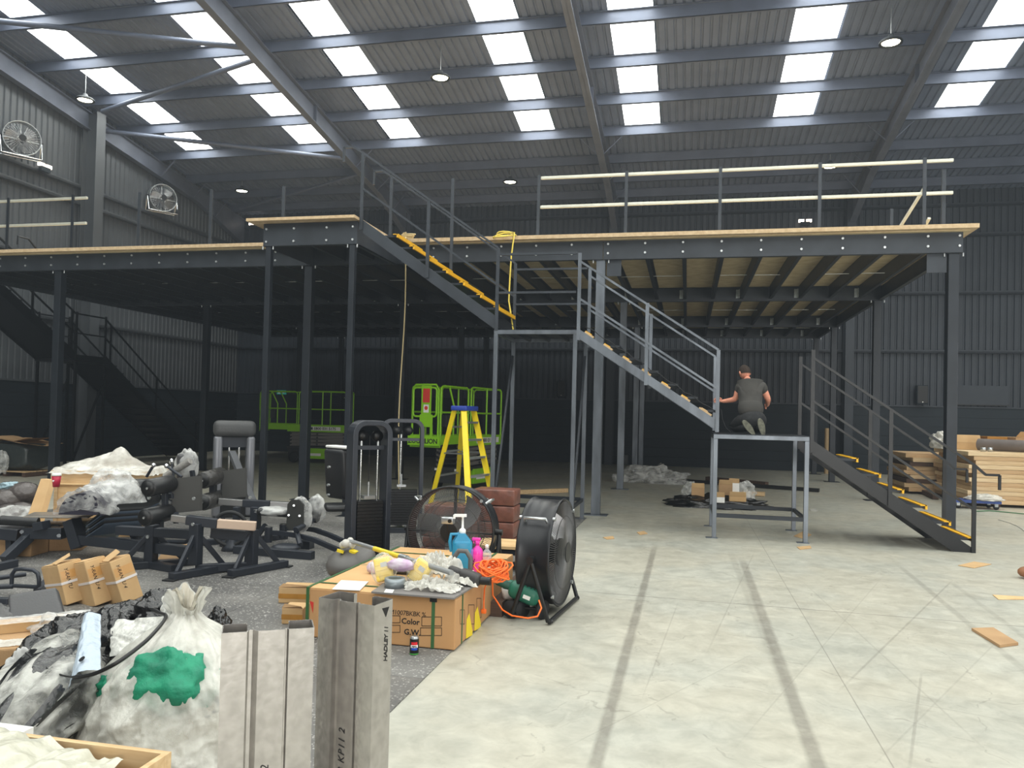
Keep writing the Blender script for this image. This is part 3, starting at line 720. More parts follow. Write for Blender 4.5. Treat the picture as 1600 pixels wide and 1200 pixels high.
    tj = [(pel + Vector((0, 0, .03)), .175, .15), (pel + Vector((0,0,-.04)), .18, .155), (hl, .135), (hl.lerp(knl, .6), .11), (knl, .085), (knl.lerp(anl, .55) + Vector((0, 0, .005)), .07), (anl, .056), (hr, .135), (hr.lerp(knr, .6), .11), (knr, .085), (knr.lerp(anr, .55), .07), (anr, .056)]
    bm_skin('trousers', tj, [(0, 1), (1, 2), (2, 3), (3, 4), (4, 5), (5, 6), (1, 7), (7, 8), (8, 9), (9, 10), (10, 11)], TR, t, root=1)
    MB().ball(pel.lerp(hr, .5)+Vector((-.01, -.02, -.03)), (.19, .165, .15), 20, 14).build('trouser_seat', TR, t)
    for an, tilt, zz in ((anl, -38, 0), (anr, -14, .02)):
        sh = MB(); R = Euler((math.radians(8), math.radians(tilt), 0)).to_matrix(); c = an + Vector((.01, -.09, -.0))
        def sole(u, v, c=c, R=R):
            a = 2*PI*u; ln = .128*math.cos(a); wd = (.043+.009*math.cos(a-.2))*math.sin(a)
            return c + R @ Vector((wd, [-.032, -.02, 0, .03, .045][int(round(v*4))], ln))*(1 if 0 < v < 1 else .0 if 0 else 1)
        sh.grid(sole, 20, 5, True, True); n = 20
        sh.add([sole(i/20, 0) for i in range(20)], [tuple(range(20))]); sh.add([sole(i/20, 1) for i in range(20)], [tuple(range(20))[::-1]])
        sh.build('boot', SO, t)
    # mobile lead to the work
    return t
person()
pts = [at(1127, 640, 1, 11.9), at(1129, 655, 1, 11.85), at(1134, 668, 1, 11.8)]; e = at(1142, 673, 1, 11.7); e.z = 1.462; pts.append(e)
single(MB().tube(pts, .006, 6), 'power_lead', M_RUB, 'thin dark lead hanging beside the kneeling man', 'cable')
# wooden wedges and lead lying on the middle flight
def flight2(f): return Vector((.4-1.94*f, 0, 1.62+1.26*f))
for i in range(7):
    p = flight2((i+.55)/7); t = thing('timber_block', 'yellow-topped timber packing block on the middle stair flight, %s step from its foot' % ('first second third fourth fifth sixth seventh'.split()[i]), 'block', (p.x, 11.3, p.z))
    MB().cbox((0, 0, .03), (.15 if i else .2, .09, .035), (0, .55, 0)).build('block', M_WOOD, t, world=False)
    MB().cbox((-.01, 0, .058), (.1, .088, .02), (0, .55, 0)).build('painted_top', M_YEL if i else M_PLY, t, world=False)
pts = []
for i in range(29):
    p = flight2(i/28*.98); pts.append((p.x+.03, 11.27, p.z+.085+.035*abs(math.sin(i*.9))))
single(MB().tube(pts, .007, 6), 'power_lead', M_RUB, 'black lead trailing down the treads of the middle flight', 'cable')

# ------------------------------------------------------------------ yellow step ladder
def ladder():
    D, B, A_, C_ = on_floor(779, 822), on_floor(735, 836), on_floor(668, 806), on_floor(712, 794)
    tp = lambda x, y, Y: at(x, y, 1, Y)
    cen = (D+B+A_+C_)/4; t = thing('step_ladder', 'yellow fibreglass step ladder with a blue top cap', 'ladder', cen)
    ux = (D-B).normalized(); uy = Vector((-ux.y, ux.x, 0)); H_ = 1.76
    Dt, Bt = cen + ux*.17 - uy*.07, cen - ux*.17 - uy*.07; Ct, At = cen + ux*.15 + uy*.1, cen - ux*.15 + uy*.1
    for v in (Dt, Bt, Ct, At): v.z = H_-.06
    for a, b in ((D, Dt), (B, Bt)): MB().bar(a, b, .03, .085, uy).build('stile', M_LYEL, t)
    for a, b in ((A_, At), (C_, Ct)): MB().bar(a, b, .03, .07, uy).build('stile', M_LYEL, t)
    MB().rbox(cen + Vector((0, 0, H_-.04)), (.44, .27, .075), .015, frame3(ux, uy)).build('top_cap', M_BLUE, t)
    for k in range(6):
        f = (k+.85)/6.6; a = B.lerp(Bt, f); b = D.lerp(Dt, f); MB().bar(a, b, .085, .03).build('tread', M_ALU, t)
    for k in range(4):
        f = (k+.7)/4.4; a = A_.lerp(At, f); b = C_.lerp(Ct, f); MB().bar(a, b, .02, .03).build('rear_bar', M_ALU, t)
    for a, at_, b, bt in ((A_, At, B, Bt), (C_, Ct, D, Dt)): MB().bar(a.lerp(at_, .6), b.lerp(bt, .62), .006, .025).build('spreader', M_ALU, t)
    for v in (D, B, A_, C_): MB().cbox(v+Vector((0, 0, .02)), (.05, .1, .04)).build('foot', M_BLUE if v is D else M_BLACK, t)
ladder()

# ------------------------------------------------------------------ scissor lifts
def lift(label, loc, rz, text_side, name_end):
    t = thing('scissor_lift', label, 'lift', loc, rz)
    B = lambda m: dict(parent=t, world=False)
    dark = mat('lift_chassis_grey', (44, 46, 48), .5); arm = mat('lift_arm_grey', (120, 116, 112), .5, .2)
    def b(mb, name, m): return mb.build(name, m, t, world=False, bevel=.006)
    b(MB().box((0, -.3, .16), (1.86, .3, .42)).box((-.02, -.36, .42), (1.88, .36, .5)), 'chassis', dark)
    b(MB().box((.5, -.39, .13), (1.36, -.31, .45)), 'side_door', M_LIME); b(MB().box((.5, .31, .13), (1.36, .39, .45)), 'side_door', M_LIME)
    MB().box((.62, -.393, .22), (1.1, -.3905, .3)).build('sticker', M_WHITE, t, world=False)
    MB().box((-.022, -.28, .42), (-.0205, -.2, .47)).build('sticker', M_WHITE, t, world=False); MB().box((-.022, .2, .42), (-.0205, .28, .47)).build('sticker', M_WHITE, t, world=False)
    for x in (.22, 1.62):
        for y in (-.33, .33): MB().lathe([(.0, -.055), (.12, -.055), (.165, -.04), (.165, .04), (.12, .055), (.0, .055)], (x, y, .166), 20, (0, 1, 0)).build('wheel', M_RUB, t, world=False)
    # folded scissor pack
    for k in range(4):
        z = .56+k*.105
        for y in (-.27, .27):
            MB().bar((.06, y, z-.02), (1.8, y, z+.045), .045, .075).build('scissor_arm', arm, t, world=False)
            MB().bar((.06, y*.8, z+.045), (1.8, y*.8, z-.02), .045, .075).build('scissor_arm', arm, t, world=False)
        for x in (.08, .93, 1.78): MB().cyl((x, -.31, z+.012), (x, .31, z+.012), .028, n=10).build('pivot_pin', dark, t, world=False)
    z0 = 1.0
    b(MB().box((0, -.37, z0-.03), (1.86, .37, z0+.02)), 'platform_deck', dark)
    b(MB().box((-.9, -.34, z0+.02), (.5, .34, z0+.05)), 'extension_deck', dark)
    b(MB().box((0, -.385, z0-.05), (1.86, -.37, z0+.17)).box((0, .37, z0-.05), (1.86, .385, z0+.17)).box((1.86, -.385, z0-.05), (1.875, .385, z0+.17)), 'toe_board', M_LIME)
    b(MB().box((-.9, -.355, z0-.0), (0, -.34, z0+.19)).box((-.9, .34, z0-.0), (0, .355, z0+.19)).box((-.915, -.355, z0-.06), (-.9, .355, z0+.19)), 'extension_toe_board', M_LIME)
    r = .021; ZR, ZM = 2.2, 1.7
    def tb(pts, name='guard_rail'): MB().tube(pts, r, 8).build(name, M_LIME, t, world=False)
    def arc(a, c, z0_, z1_, y, sx):
        return [(a, y, z0_), (a, y, z1_-.09), (a+sx*.02, y, z1_-.03), (a+sx*.08, y, z1_), (c-sx*.08, y, z1_), (c-sx*.02, y, z1_-.03), (c, y, z1_-.09), (c, y, z0_)]
    for y in (-.36, .36):
        tb(arc(.35, 1.84, z0, ZR, y, 1)); tb([(.35, y, ZM-.05), (1.84, y, ZM-.05)]); tb([(1.1, y, z0), (1.1, y, ZR)])
    for y in (-.33, .33):
        tb(arc(-.88, .28, z0, ZR-.02, y, 1)); tb([(-.88, y, ZM-.05), (.28, y, ZM-.05)])
        tb([(-.35, y, z0+.1), (-.35, y, ZR-.4), (-.55, y, ZR-.02)])
    tb([(1.85, -.36, ZR-.06), (1.85, -.3, ZR), (1.85, .3, ZR), (1.85, .36, ZR-.06)]); tb([(1.85, -.36, ZM-.05), (1.85, .36, ZM-.05)])
    # end gate with rounded loop and panel
    x = -.92
    tb([(x, -.3, z0), (x, -.3, ZR-.1), (x, -.24, ZR), (x, .24, ZR), (x, .3, ZR-.1), (x, .3, z0)], 'end_rail')
    lp = []
    for cx, cy, a0 in ((.2, ZR-.13, 0), (-.2, ZR-.13, 90), (-.2, 1.63, 180), (.2, 1.63, 270)):
        for k in range(5): a = math.radians(a0+k*22.5); lp.append((x-.03, cx+.07*math.cos(a), cy+.07*math.sin(a)))
    MB().tube(lp, r, 8, closed=True).build('gate_loop', M_LIME, t, world=False)
    b(MB().box((x-.06, -.16, 1.6), (x-.045, .07, ZR-.02)).box((x-.06, -.2, 1.35), (x-.045, .1, 1.6)).box((x-.055, -.2, z0+.1), (x-.035, -.14, 1.4)).box((x-.055, .04, z0+.1), (x-.035, .1, 1.4)), 'gate_panel', M_LIME)
    MB().box((x-.064, -.13, 1.84), (x-.0605, .03, 2.12)).build('warning_sticker', mat('red_sticker', (216, 60, 48), .5), t, world=False)
    MB().box((x-.064, -.11, 1.64), (x-.0605, .01, 1.8)).build('sticker', M_WHITE, t, world=False)
    MB().cyl((x-.0645, -.05, 1.73), (x-.066, -.05, 1.73), .04, n=14).build('stop_symbol', mat('red_sticker', (216, 60, 48)), t, world=False)
    b(MB().box((-.6, -.3, 1.35), (-.45, -.12, 1.6)), 'control_box', dark)
    W = WM[t.name]; R3 = W.to_3x3()
    if name_end:
        b(MB().box((x-.075, -.38, z0-.02), (x-.06, .36, z0+.17)), 'name_board', M_LIME)
        text_mesh('board_lettering', 'ZOOMLION', .135, W @ Vector((x-.077, .345, z0+.025)), R3 @ frame3((0, -1, 0), (0, 0, 1)), M_INK, t, spacing=.9, bold=.003)
    MB().box((.6, -.388, z0+.0), (1.7, -.3865, z0+.12)).build('phone_sticker', M_WHITE, t, world=False)
    MB().box((.63, -.3895, z0+.02), (.82, -.3882, z0+.1)).build('sticker_logo', mat('slate', (70, 84, 90)), t, world=False)
    text_mesh('phone_number', text_side, .115, W @ Vector((.86, -.3895, z0+.022)), R3 @ frame3((1, 0, 0), (0, 0, 1)), M_INK, t, bold=.002)
    return t
lift('far lime green scissor lift standing side-on with a phone number strip', (on_floor(452, 722)+Vector((-.1, .3, 0))), math.radians(6), '0800 031 5175', False)
lift('near lime green scissor lift behind the yellow step ladder, its gate facing us', (-4.93, 15.75, 0), math.radians(78), '0800 031 5175', True)

# ------------------------------------------------------------------ hanging rope, yellow cable
def sag(a, b, n=8, s=0, wob=0):
    a = Vector(a); b = Vector(b); out = []
    for i in range(n+1):
        f = i/n; p = a.lerp(b, f); p.z -= s*4*f*(1-f); p.x += wob*math.sin(f*7); out.append(p)
    return out
a = at(634, 378, 1, 12.7); c = at(624, 780, 1, 12.7)
a.z = ZD+.02
single(MB().tube([a+Vector((0, .2, .0)), a] + sag(a+Vector((0, -.03, -.05)), (c.x, 12.65, .03), 12, 0, .03), .011, 7), 'hanging_rope', mat('hemp', (205, 186, 140), .8), 'thin pale rope hanging from the platform edge to the floor', 'rope')
single(MB().tube([a+Vector((math.cos(k*.9)*.09*(1+.2*(k % 3)), .12+math.sin(k*.9)*.06, .02+.004*k)) for k in range(20)], .012, 6), 'rope_bundle', mat('hemp', (205, 186, 140)), 'little knotted bundle of pale rope on the platform edge', 'rope')
p0 = at(782, 376, 1, 12.6)
pts = [p0 + Vector((.17*math.cos(k*.55)+.01*k*.3, .1+.12*math.sin(k*.55), .05+.012*math.sin(k*1.3)+.003*k)) for k in range(34)]
q = at(799, 400, 1, 12.6); r_ = at(795, 470, 1, 12.55); e = at(803, 512, 1, 12.3); e.z = 2.92
pts += [q, at(797, 430, 1, 12.6), r_, at(799, 495, 1, 12.4), e]
single(MB().tube(pts, .013, 7), 'coiled_cable', mat('yellow_cable', (240, 214, 90), .5), 'yellow cable coiled on the platform edge and dangling to the tall landing', 'cable')

# ------------------------------------------------------------------ things on the walls
def wall_box(px0, py0, px1, py1, Yp, d, name, m, label, cat, ax=1):
    a = at(px0, py0, ax, Yp); b_ = at(px1, py1, ax, Yp)
    return a, b_
def speaker(px, py, w, h, label):
    p = at(px, py, 1, YB-.3)
    t = thing('wall_speaker', label, 'speaker', (p.x, YB-.3, p.z-h/2))
    MB().rbox((0, 0, h/2), (w, .26, h), .02).build('cabinet', M_BLACKW, t, world=False)
    MB().box((-w/2+.02, -.138, .04), (w/2-.02, -.131, h-.02)).build('grille', M_BLACK, t, world=False)
    MB().cyl((0, -.139, .07), (0, -.142, .07), .018, n=8).build('badge', M_WHITE, t, world=False)
    MB().box((-.03, .12, h*.4), (.03, .3, h*.6)).build('bracket', M_BLACK, t, world=False)
speaker(1440, 617, .33, .6, 'black speaker on the back wall left of the long wall panel')
speaker(878, 608, .3, .58, 'black speaker on the dark back wall between the stair legs')
speaker(541, 612, .3, .6, 'black speaker on the dark back wall above the far scissor lift')
a = at(1491, 602, 1, YB-.15); b_ = at(1574, 633, 1, YB-.15)
t = thing('wall_panel', 'long dark panel fixed to the back wall right of the corner post', 'panel', ((a.x+b_.x)/2, YB-.15, b_.z))
MB().box((a.x, YB-.2, b_.z), (b_.x, YB-.1, a.z)).build('panel', M_WALL, t); MB().box((a.x-.03, YB-.22, b_.z-.03), (b_.x+.03, YB-.1, b_.z)).build('lower_trim', M_BLACK, t)
def emergency(px, py, ax, v, label):
    p = at(px, py, ax, v); t = thing('emergency_light', label, 'light', p)
    EM = mat('lit_emergency_lens', (255, 240, 225), .4, emit=((255, 240, 225), 3))
    d = Vector((1, 0, 0)) if ax == 1 else Vector((0, 1, 0)); n = Vector((0, -1, 0)) if ax == 1 else Vector((1, 0, 0))
    MB().cbox(Vector((0, 0, -.1)), (.3, .1, .12) if ax == 1 else (.1, .3, .12)).build('housing', M_BLACKW, t, world=False)
    for s in (-1, 1):
        c = d*(s*.12); MB().cbox(c, (.17, .08, .09) if ax == 1 else (.08, .17, .09)).build('lamp_head', EM, t, world=False)
emergency(1258, 345, 1, YB-.25, 'twin emergency light on the back wall behind the guardrail')
emergency(70, 259, 0, XL+.25, 'twin emergency light on the left wall beside the near wall fan')
emergency(397, 350, 1, YB-.25, 'twin emergency light on the back wall left of the stair head landing')
p = at(440, 613, 1, YB-.2)
t = thing('exit_sign', 'small dim green emergency exit sign on the dark back wall', 'sign', p)
GS = mat('exit_green', (52, 140, 130), .5, emit=((40, 130, 120), .4))
MB().box((-.19, -.02, -.08), (.19, .02, .08)).build('sign_box', GS, t, world=False)
MB().box((-.14, -.023, -.05), (-.04, -.0205, .05)).box((.03, -.023, -.02), (.12, -.0205, .02)).prism([(.1, -.0205, -.05), (.1, -.0205, .05), (.15, -.0205, 0)], (0, -.003, 0)).build('symbol', M_WHITE, t, world=False)

def drum_fan(label, loc, rz, R, depth, mdark, kind, tilt=0, cat='fan'):
    """drum fan: axis along local y; origin under its centre on the floor"""
    t = thing('drum_fan', label, cat, loc, rz)
    def b(mb, name, m): 
        mb2 = mb; return mb2.build(name, m, t, world=False)
    zc = R+.07
    T = Matrix.Translation((0, 0, zc)) @ Matrix.Rotation(math.radians(tilt), 4, 'X')
    def mk(): m = MB(); m.T = T; return m
    n = 40
    # drum shell (open ring with thickness)
    m = mk(); pf = [(R, -depth/2), (R+.012, -depth/2-.012), (R+.02, -depth/2), (R+.004, -depth/2+.02), (R+.004, depth/2-.02), (R+.02, depth/2), (R+.012, depth/2+.012), (R, depth/2), (R, -depth/2)]
    vs = []; q = Vector((0, 0, 1)).rotation_difference(Vector((0, 1, 0)))
    for rr, z in pf:
        for i in range(n): a = 2*PI*i/n; vs.append(q @ Vector((rr*math.cos(a), rr*math.sin(a), z)))
    m.add(vs, [(k*n+i, k*n+(i+1) % n, (k+1)*n+(i+1) % n, (k+1)*n+i) for k in range(len(pf)-1) for i in range(n)], True)
    b(m, 'drum', mdark)
    # wire grilles: rings and spokes on both faces
    for s in (-1, 1):
        y = s*(depth/2+.004)
        nsp = 130 if kind == 'near' else 36
        m = mk()
        for k in range(nsp):
            a = 2*PI*k/nsp; m.cyl((.07*math.cos(a), y+s*.045, .07*math.sin(a)), (.985*R*math.cos(a), y, .985*R*math.sin(a)), .0017 if kind == 'near' else .004, n=4, caps=False)
        stuff(b(m, 'guard_wire', M_CHROME if kind == 'wall' else mat('wire_grey', (120, 120, 120), .35, .7)))
        for rr in ((.35, .7) if kind == 'near' else (.5,)):
            m = mk(); yy = y+s*.045*(1-rr); m.tube([(rr*R*math.cos(a), yy, rr*R*math.sin(a)) for a in [2*PI*k/32 for k in range(32)]], .004, 5, closed=True); b(m, 'guard_ring', mat('dark_wire', (70, 70, 70), .35, .8))
        m = mk(); m.cyl((0, y+s*.03, 0), (0, y+s*.05, 0), .085, n=20); b(m, 'centre_cap', M_BLACK)
    # blades
    for k in range(3):
        a0 = 2*PI*k/3+.5
        def bl(u, v, a0=a0):
            r_ = .09+(R*.86-.09)*v; a = a0 + (u-.5)*(1.0-.35*v) + .45*v; return T @ Vector((r_*math.cos(a), (u-.5)*.16, r_*math.sin(a)))
        m = MB(); m.grid(bl, 7, 8); b(m, 'blade', mat('blade_metal', (170, 170, 172), .35, .6))
    m = mk(); m.cyl((0, -.1, 0), (0, .13, 0), .1, n=22).cyl((0, .13, 0), (0, .2, 0), .075, n=22).cyl((0, -.12, 0), (0, -.1, 0), .115, n=22); b(m, 'motor', M_BLACK)
    m = mk(); m.bar((-R*.98, 0, -.02), (R*.98, 0, -.02), .03, .02).bar((0, .06, -R*.98), (0, .06, R*.98), .03, .02); b(m, 'motor_mount', mdark)
    for k in range(4):
        a = PI/4+PI/2*k
        m = mk()
        for s in (-1, 1): m.cyl(((R+.01)*math.cos(a), s*depth*.5, (R+.01)*math.sin(a)), ((R+.01)*math.cos(a), s*(depth*.5+.02), (R+.01)*math.sin(a)), .016, n=8)
        b(m, 'rim_bolt', M_ALU)
    # carrying handles on the rim
    for a in ((PI*.78, PI*.22) if kind == 'near' else ()):
        c = Vector(((R+.02)*math.cos(a), 0, (R+.02)*math.sin(a))); o_ = Vector((math.cos(a), 0, math.sin(a)))
        m = mk(); m.tube([c+Vector((0, -.09, 0)), c+o_*.05+Vector((0, -.09, 0)), c+o_*.05+Vector((0, .09, 0)), c+Vector((0, .09, 0))], .012, 8); b(m, 'handle', M_ALU)
    # stand
    if kind != 'hung':
        for s in (-1, 1):
            xs = s*(R+.045)
            m = MB().tube([(xs, 0, zc), (xs*.98, -.15, .03), (xs*.9, -.17, .025)], .018, 8).tube([(xs, 0, zc), (xs*.98, .15, .05)], .018, 8); b(m, 'stand_leg', M_BLACK if kind == 'near' else M_CHROME)
            m = MB().cyl((xs*.98-s*.03, 0, zc), (xs+s*.03, 0, zc), .03, n=12); b(m, 'pivot_knob', M_BLACK)
        m = MB().tube([(-(R+.03), -.16, .025), ((R+.03), -.16, .025)], .018, 8); b(m, 'stand_bar', M_BLACK if kind == 'near' else M_CHROME)
        m = MB().tube([(-(R+.03), .15, .05), ((R+.03), .15, .05)], .018, 8); b(m, 'stand_bar', M_BLACK if kind == 'near' else M_CHROME)
        if kind == 'near':
            for s in (-1, 1): MB().lathe([(0, -.02), (.07, -.02), (.075, 0), (.07, .02), (0, .02)], (s*(R-.05), .18, .075), 18, (1, 0, 0)).build('wheel', M_RUB, t, world=False)
    return t
fp = at(30, 230, 0, -16.85)
drum_fan('chrome drum fan on the left wall beside the twin emergency light', (-16.8, fp.y, 7.9), math.radians(58), .42, .22, M_ALU, 'wall')
fp = at(251, 318, 0, -16.85)
drum_fan('smaller looking chrome drum fan farther along the left wall', (-16.8, fp.y, 7.9), math.radians(58), .42, .22, M_ALU, 'wall')

# ------------------------------------------------------------------ rear staircase along the left wall
def rear_flight(label, ya, za, yb, zb, nt):
    """comes down from (ya, za) near us to (yb, zb) farther away, along the left wall"""
    t = thing('stair_flight', label, 'stairs', (-15.9, (ya+yb)/2, min(za, zb)))
    sl = (zb-za)/(yb-ya)
    for x in (-15.3, -16.45):
        zf = lambda y: za+sl*(y-ya)
        MB().prism([(x, ya, za+.04), (x, yb, zb+.04), (x, yb, max(zb-.22, 0)), (x, ya, za-.24)], (.012, 0, 0)).build('stringer', M_BLACKST, t)
        for f in (.04, .5, .96):
            y = ya+(yb-ya)*f; MB().box((x-.02, y-.02, zf(y)), (x+.02, y+.02, zf(y)+1.0)).build('baluster', M_BLACKST, t)
        for h in (1.0, .5): MB().bar((x, ya, za+h), (x, yb, zb+h), .035).build('handrail', M_BLACKST, t)
    MB().prism([(-16.43, ya, za-.16), (-16.43, yb, max(zb-.16, .03)), (-16.43, yb, max(zb-.14, .05)), (-16.43, ya, za-.14)], (1.12, 0, 0)).build('underside_plate', M_BLACKST, t)
    for k in range(1, nt):
        y = ya+(yb-ya)*k/nt; z = za+(zb-za)*k/nt
        MB().box((-16.44, y-.12, z-.03), (-15.29, y+.14, z)).build('tread', M_BLACKST, t)
    return t
rear_flight('dark rear stair flight running down the left wall from the platform', 14.2, 4.6, 16.9, 2.95, 9)
rear_flight('lower dark rear stair flight beyond the left landing', 18.0, 2.9, 22.2, .02, 15)
t = thing('landing_frame', 'black rear landing frame between the stair flights by the left wall', 'landing', (-15.9, 17.45, 0))
MB().box((-16.5, 16.9, 2.72), (-15.25, 18.02, 2.9)).build('floor_plate', M_BLACKST, t)
for x in (-16.45, -15.3):
    for y in (16.95, 17.97): MB().box((x-.03, y-.03, 0), (x+.03, y+.03, 2.72)).build('leg', M_BLACKST, t)
    for y in (16.95, 17.97): MB().box((x-.02, y-.02, 2.9), (x+.02, y+.02, 4.0)).build('baluster', M_BLACKST, t)
    MB().bar((x, 16.95, .15), (x, 17.97, 2.3), .03, .06, (1, 0, 0)).build('diagonal_brace', M_BLACKST, t)
    for h in (1.05, .55): MB().bar((x, 16.95, 2.9+h), (x, 17.97, 2.9+h), .035).build('rail', M_BLACKST, t)
# handrail top loop that shows above the deck at the left
p = at(28, 369, 0, -15.3); 
single(MB().tube([(-15.3, p.y, p.z-.2), (-15.3, p.y, p.z), (-15.3, p.y+.3, p.z), (-15.3, p.y+1.4, p.z-.85)], .022, 6, square=True), 'handrail_end', M_BLACKST, 'bent end of the rear stair handrail above the deck at far left', 'handrail')
# ------------------------------------------------------------------ right side: timber stack and what lies on it
P = lambda x, y, Y: at(x, y, 1, Y)
def ord_(i): return 'lowest second third fourth fifth sixth seventh eighth ninth tenth eleventh topmost'.split()[i]
zt = 0.06
SM = [mat('sheet_timber_%d' % k, c, .8, c2=d, vscale=3, stretch=(1, 1, 22)) for k, (c, d) in enumerate([((216, 188, 148), (196, 164, 122)), ((204, 172, 132), (184, 150, 110)), ((224, 200, 162), (206, 176, 134))])]
for i in range(12):
    h = .088; j = random.uniform(-.1, .06); 
    lo = (5.74+j*1.2, 17.62+random.uniform(0, .02), zt); hi = (9.3+random.uniform(-.02, .05), 19.9, zt+h-.004)
    single(MB().box(lo, hi), 'timber_sheet', SM[i % 3], '%s layer of the big timber sheet stack at the right edge' % ord_(i), 'timber', 'layers of the big timber stack', bevel=.006)
    zt += h
zt0 = .06
for i in range(9):
    h = .1; j = random.uniform(-.16, .1)
    single(MB().box((5.12+j, 19.96+random.uniform(0, .1), zt0), (8.2+j, 21.6, zt0+h-.004)), 'timber_sheet', [SM[1], SM[0], M_DWOOD, SM[2]][i % 4], '%s uneven board of the rear timber stack left of the big stack' % ord_(i), 'timber', 'boards of the rear timber stack')
    zt0 += h
for x in (6.2, 7.6, 9.0): single(MB().box((x-.05, 17.66, 0), (x+.05, 19.8, .058)), 'timber_bearer', M_DWOOD, 'dark timber bearer under the big stack, %s' % {6.2: 'at its left end', 7.6: 'in its middle', 9.0: 'at its right end'}[x], 'timber')
for x in (5.5, 7.4): single(MB().box((x-.05, 19.97, 0), (x+.05, 21.5, .058)), 'timber_bearer', M_DWOOD, 'dark timber bearer under the rear stack, %s' % ('left one' if x < 6 else 'right one'), 'timber')
for i, (a, b_) in enumerate((((1452, 748), (1478, 758)), ((1400, 795), (1432, 800)))):
    if i: continue
    p = on_floor(1448, 776); q = on_floor(1462, 798)
single(MB().bar(on_floor(1437, 769)+Vector((0, 0, .06)), on_floor(1462, 781)+Vector((0, 0, .06)), .12, .1), 'timber_offcut', M_DWOOD, 'short dark timber offcut on the floor left of the timber stacks', 'timber')
rt = zt
# roll of dark underlay
a = at(1522, 708, 2, rt+.13); b_ = at(1582, 716, 2, rt+.13)
a = Vector((6.15, 18.6, rt+.13)); b_ = Vector((7.1, 17.72, rt+.13))
t = thing('floor_roll', 'dark grey roll of underlay lying on the timber stack', 'roll', (a+b_)/2 - Vector((0, 0, .13)))
RG = mat('grey_underlay', (112, 104, 100), .85, var=.1)
m = MB(); d = (b_-a).normalized(); m.cyl(a, b_, .125, n=24, caps=False).cyl(b_+d*0, a, .05, n=20, caps=False); 
q = Vector((0, 0, 1)).rotation_difference(d); vs = [b_ + q @ Vector((r*math.cos(2*PI*k/24), r*math.sin(2*PI*k/24), 0)) for r in (.05, .125) for k in range(24)]
m.add(vs, [(k, (k+1) % 24, 24+(k+1) % 24, 24+k) for k in range(24)]); vs = [v-(b_-a) for v in vs]; m.add(vs, [(k, 24+k, 24+(k+1) % 24, (k+1) % 24) for k in range(24)])
m.build('rolled_sheet', RG, t)
m = MB()
for r in (.07, .09, .108): m.tube([b_+d*.002+q @ Vector((r*math.cos(2*PI*k/28), r*math.sin(2*PI*k/28), 0)) for k in range(28)], .003, 4, closed=True)
stuff(m.build('roll_layers', mat('dark_layer', (60, 56, 54)), t))
def carton(name, label, lo, hi, m=None, flap=None, cat='box', tape=True, rz=0, parts=True):
    c = Vector(((lo[0]+hi[0])/2, (lo[1]+hi[1])/2, lo[2])); s = Vector(hi)-Vector(lo)
    t = thing(name, label, cat, c, rz)
    MB().box((-s.x/2, -s.y/2, 0), (s.x/2, s.y/2, s.z)).build('carton_body', m or M_CARD, t, world=False, bevel=.006)
    if tape: MB().box((-s.x/2-.001, -.03, s.z), (s.x/2+.001, .03, s.z+.001)).box((-s.x/2-.0012, -.03, s.z*.7), (-s.x/2, .03, s.z)).build('tape', M_TAPE, t, world=False)
    if flap: MB().prism([(-s.x/2, -s.y/2, s.z+.002), (s.x/2, -s.y/2, s.z+.002), (s.x/2*.95, -s.y/2-flap[0], s.z+flap[1]), (-s.x/2*.95, -s.y/2-flap[0], s.z+flap[1])], (0, .004, .004)).build('flap', M_CARD2, t, world=False)
    return t
carton('cardboard_box', 'long cardboard box on the back of the timber stack at the right edge', (6.9, 18.7, rt), (9.0, 19.7, rt+.3), flap=(.1, .12))
carton('cardboard_box', 'smaller darker cardboard box at the left end of the long box on the timber stack', (6.45, 19.0, rt), (6.85, 19.7, rt+.3), M_TAPE)
carton('cardboard_box', 'open cardboard tray beside the dark roll on the timber stack', (5.75, 18.9, rt), (6.3, 19.5, rt+.16), M_CARD2, flap=(-.05, .16))
def crumple(c, r, m, seed=0, amp=.3, nu=40, nv=24, fs=2.5, flat=.0):
    c = Vector(c); mb = MB()
    def fn(d): return 1 + amp*rough_n(d, fs, seed) + amp*.55*ridge(d, fs*2.3, seed+5)*.5 + amp*.2*rough_n(d, fs*6, seed+9)
    mb.ball(c, r, nu, nv, fn)
    if flat is not None: mb.v = [(x, y, max(z, flat)) for x, y, z in mb.v]
    return mb
def bag(name, m, label, cat, c, r, seed=0, amp=.3, fs=2.5, flat=0.0, nu=48, nv=30, group=None):
    return single(crumple(c, r, m, seed, amp, nu, nv, fs, flat), name, m, label, cat, group)
bag('plastic_sheet', M_FILMW, 'crumpled white plastic on the left end of the timber stack', 'plastic', (5.6, 19.3, rt+.12), (.2, .25, .22), 3, .4, flat=rt)
bag('plastic_sheet', M_FILMC, 'flat clear plastic strewn on the timber stack before the boxes', 'plastic', (7.9, 18.0, rt+.01), (.6, .25, .07), 5, .4, flat=rt+.002)
for dx, r_, lab in ((0, .055, 'left steel fixing tin beside the roll on the timber stack'), (.13, .05, 'right steel fixing tin beside the roll on the timber stack')):
    single(MB().lathe([(0, 0), (r_, 0), (r_, .08), (r_*.8, .085), (0, .085)], (6.02+dx, 17.95, rt)), 'tin', M_ALU, lab, 'tin')
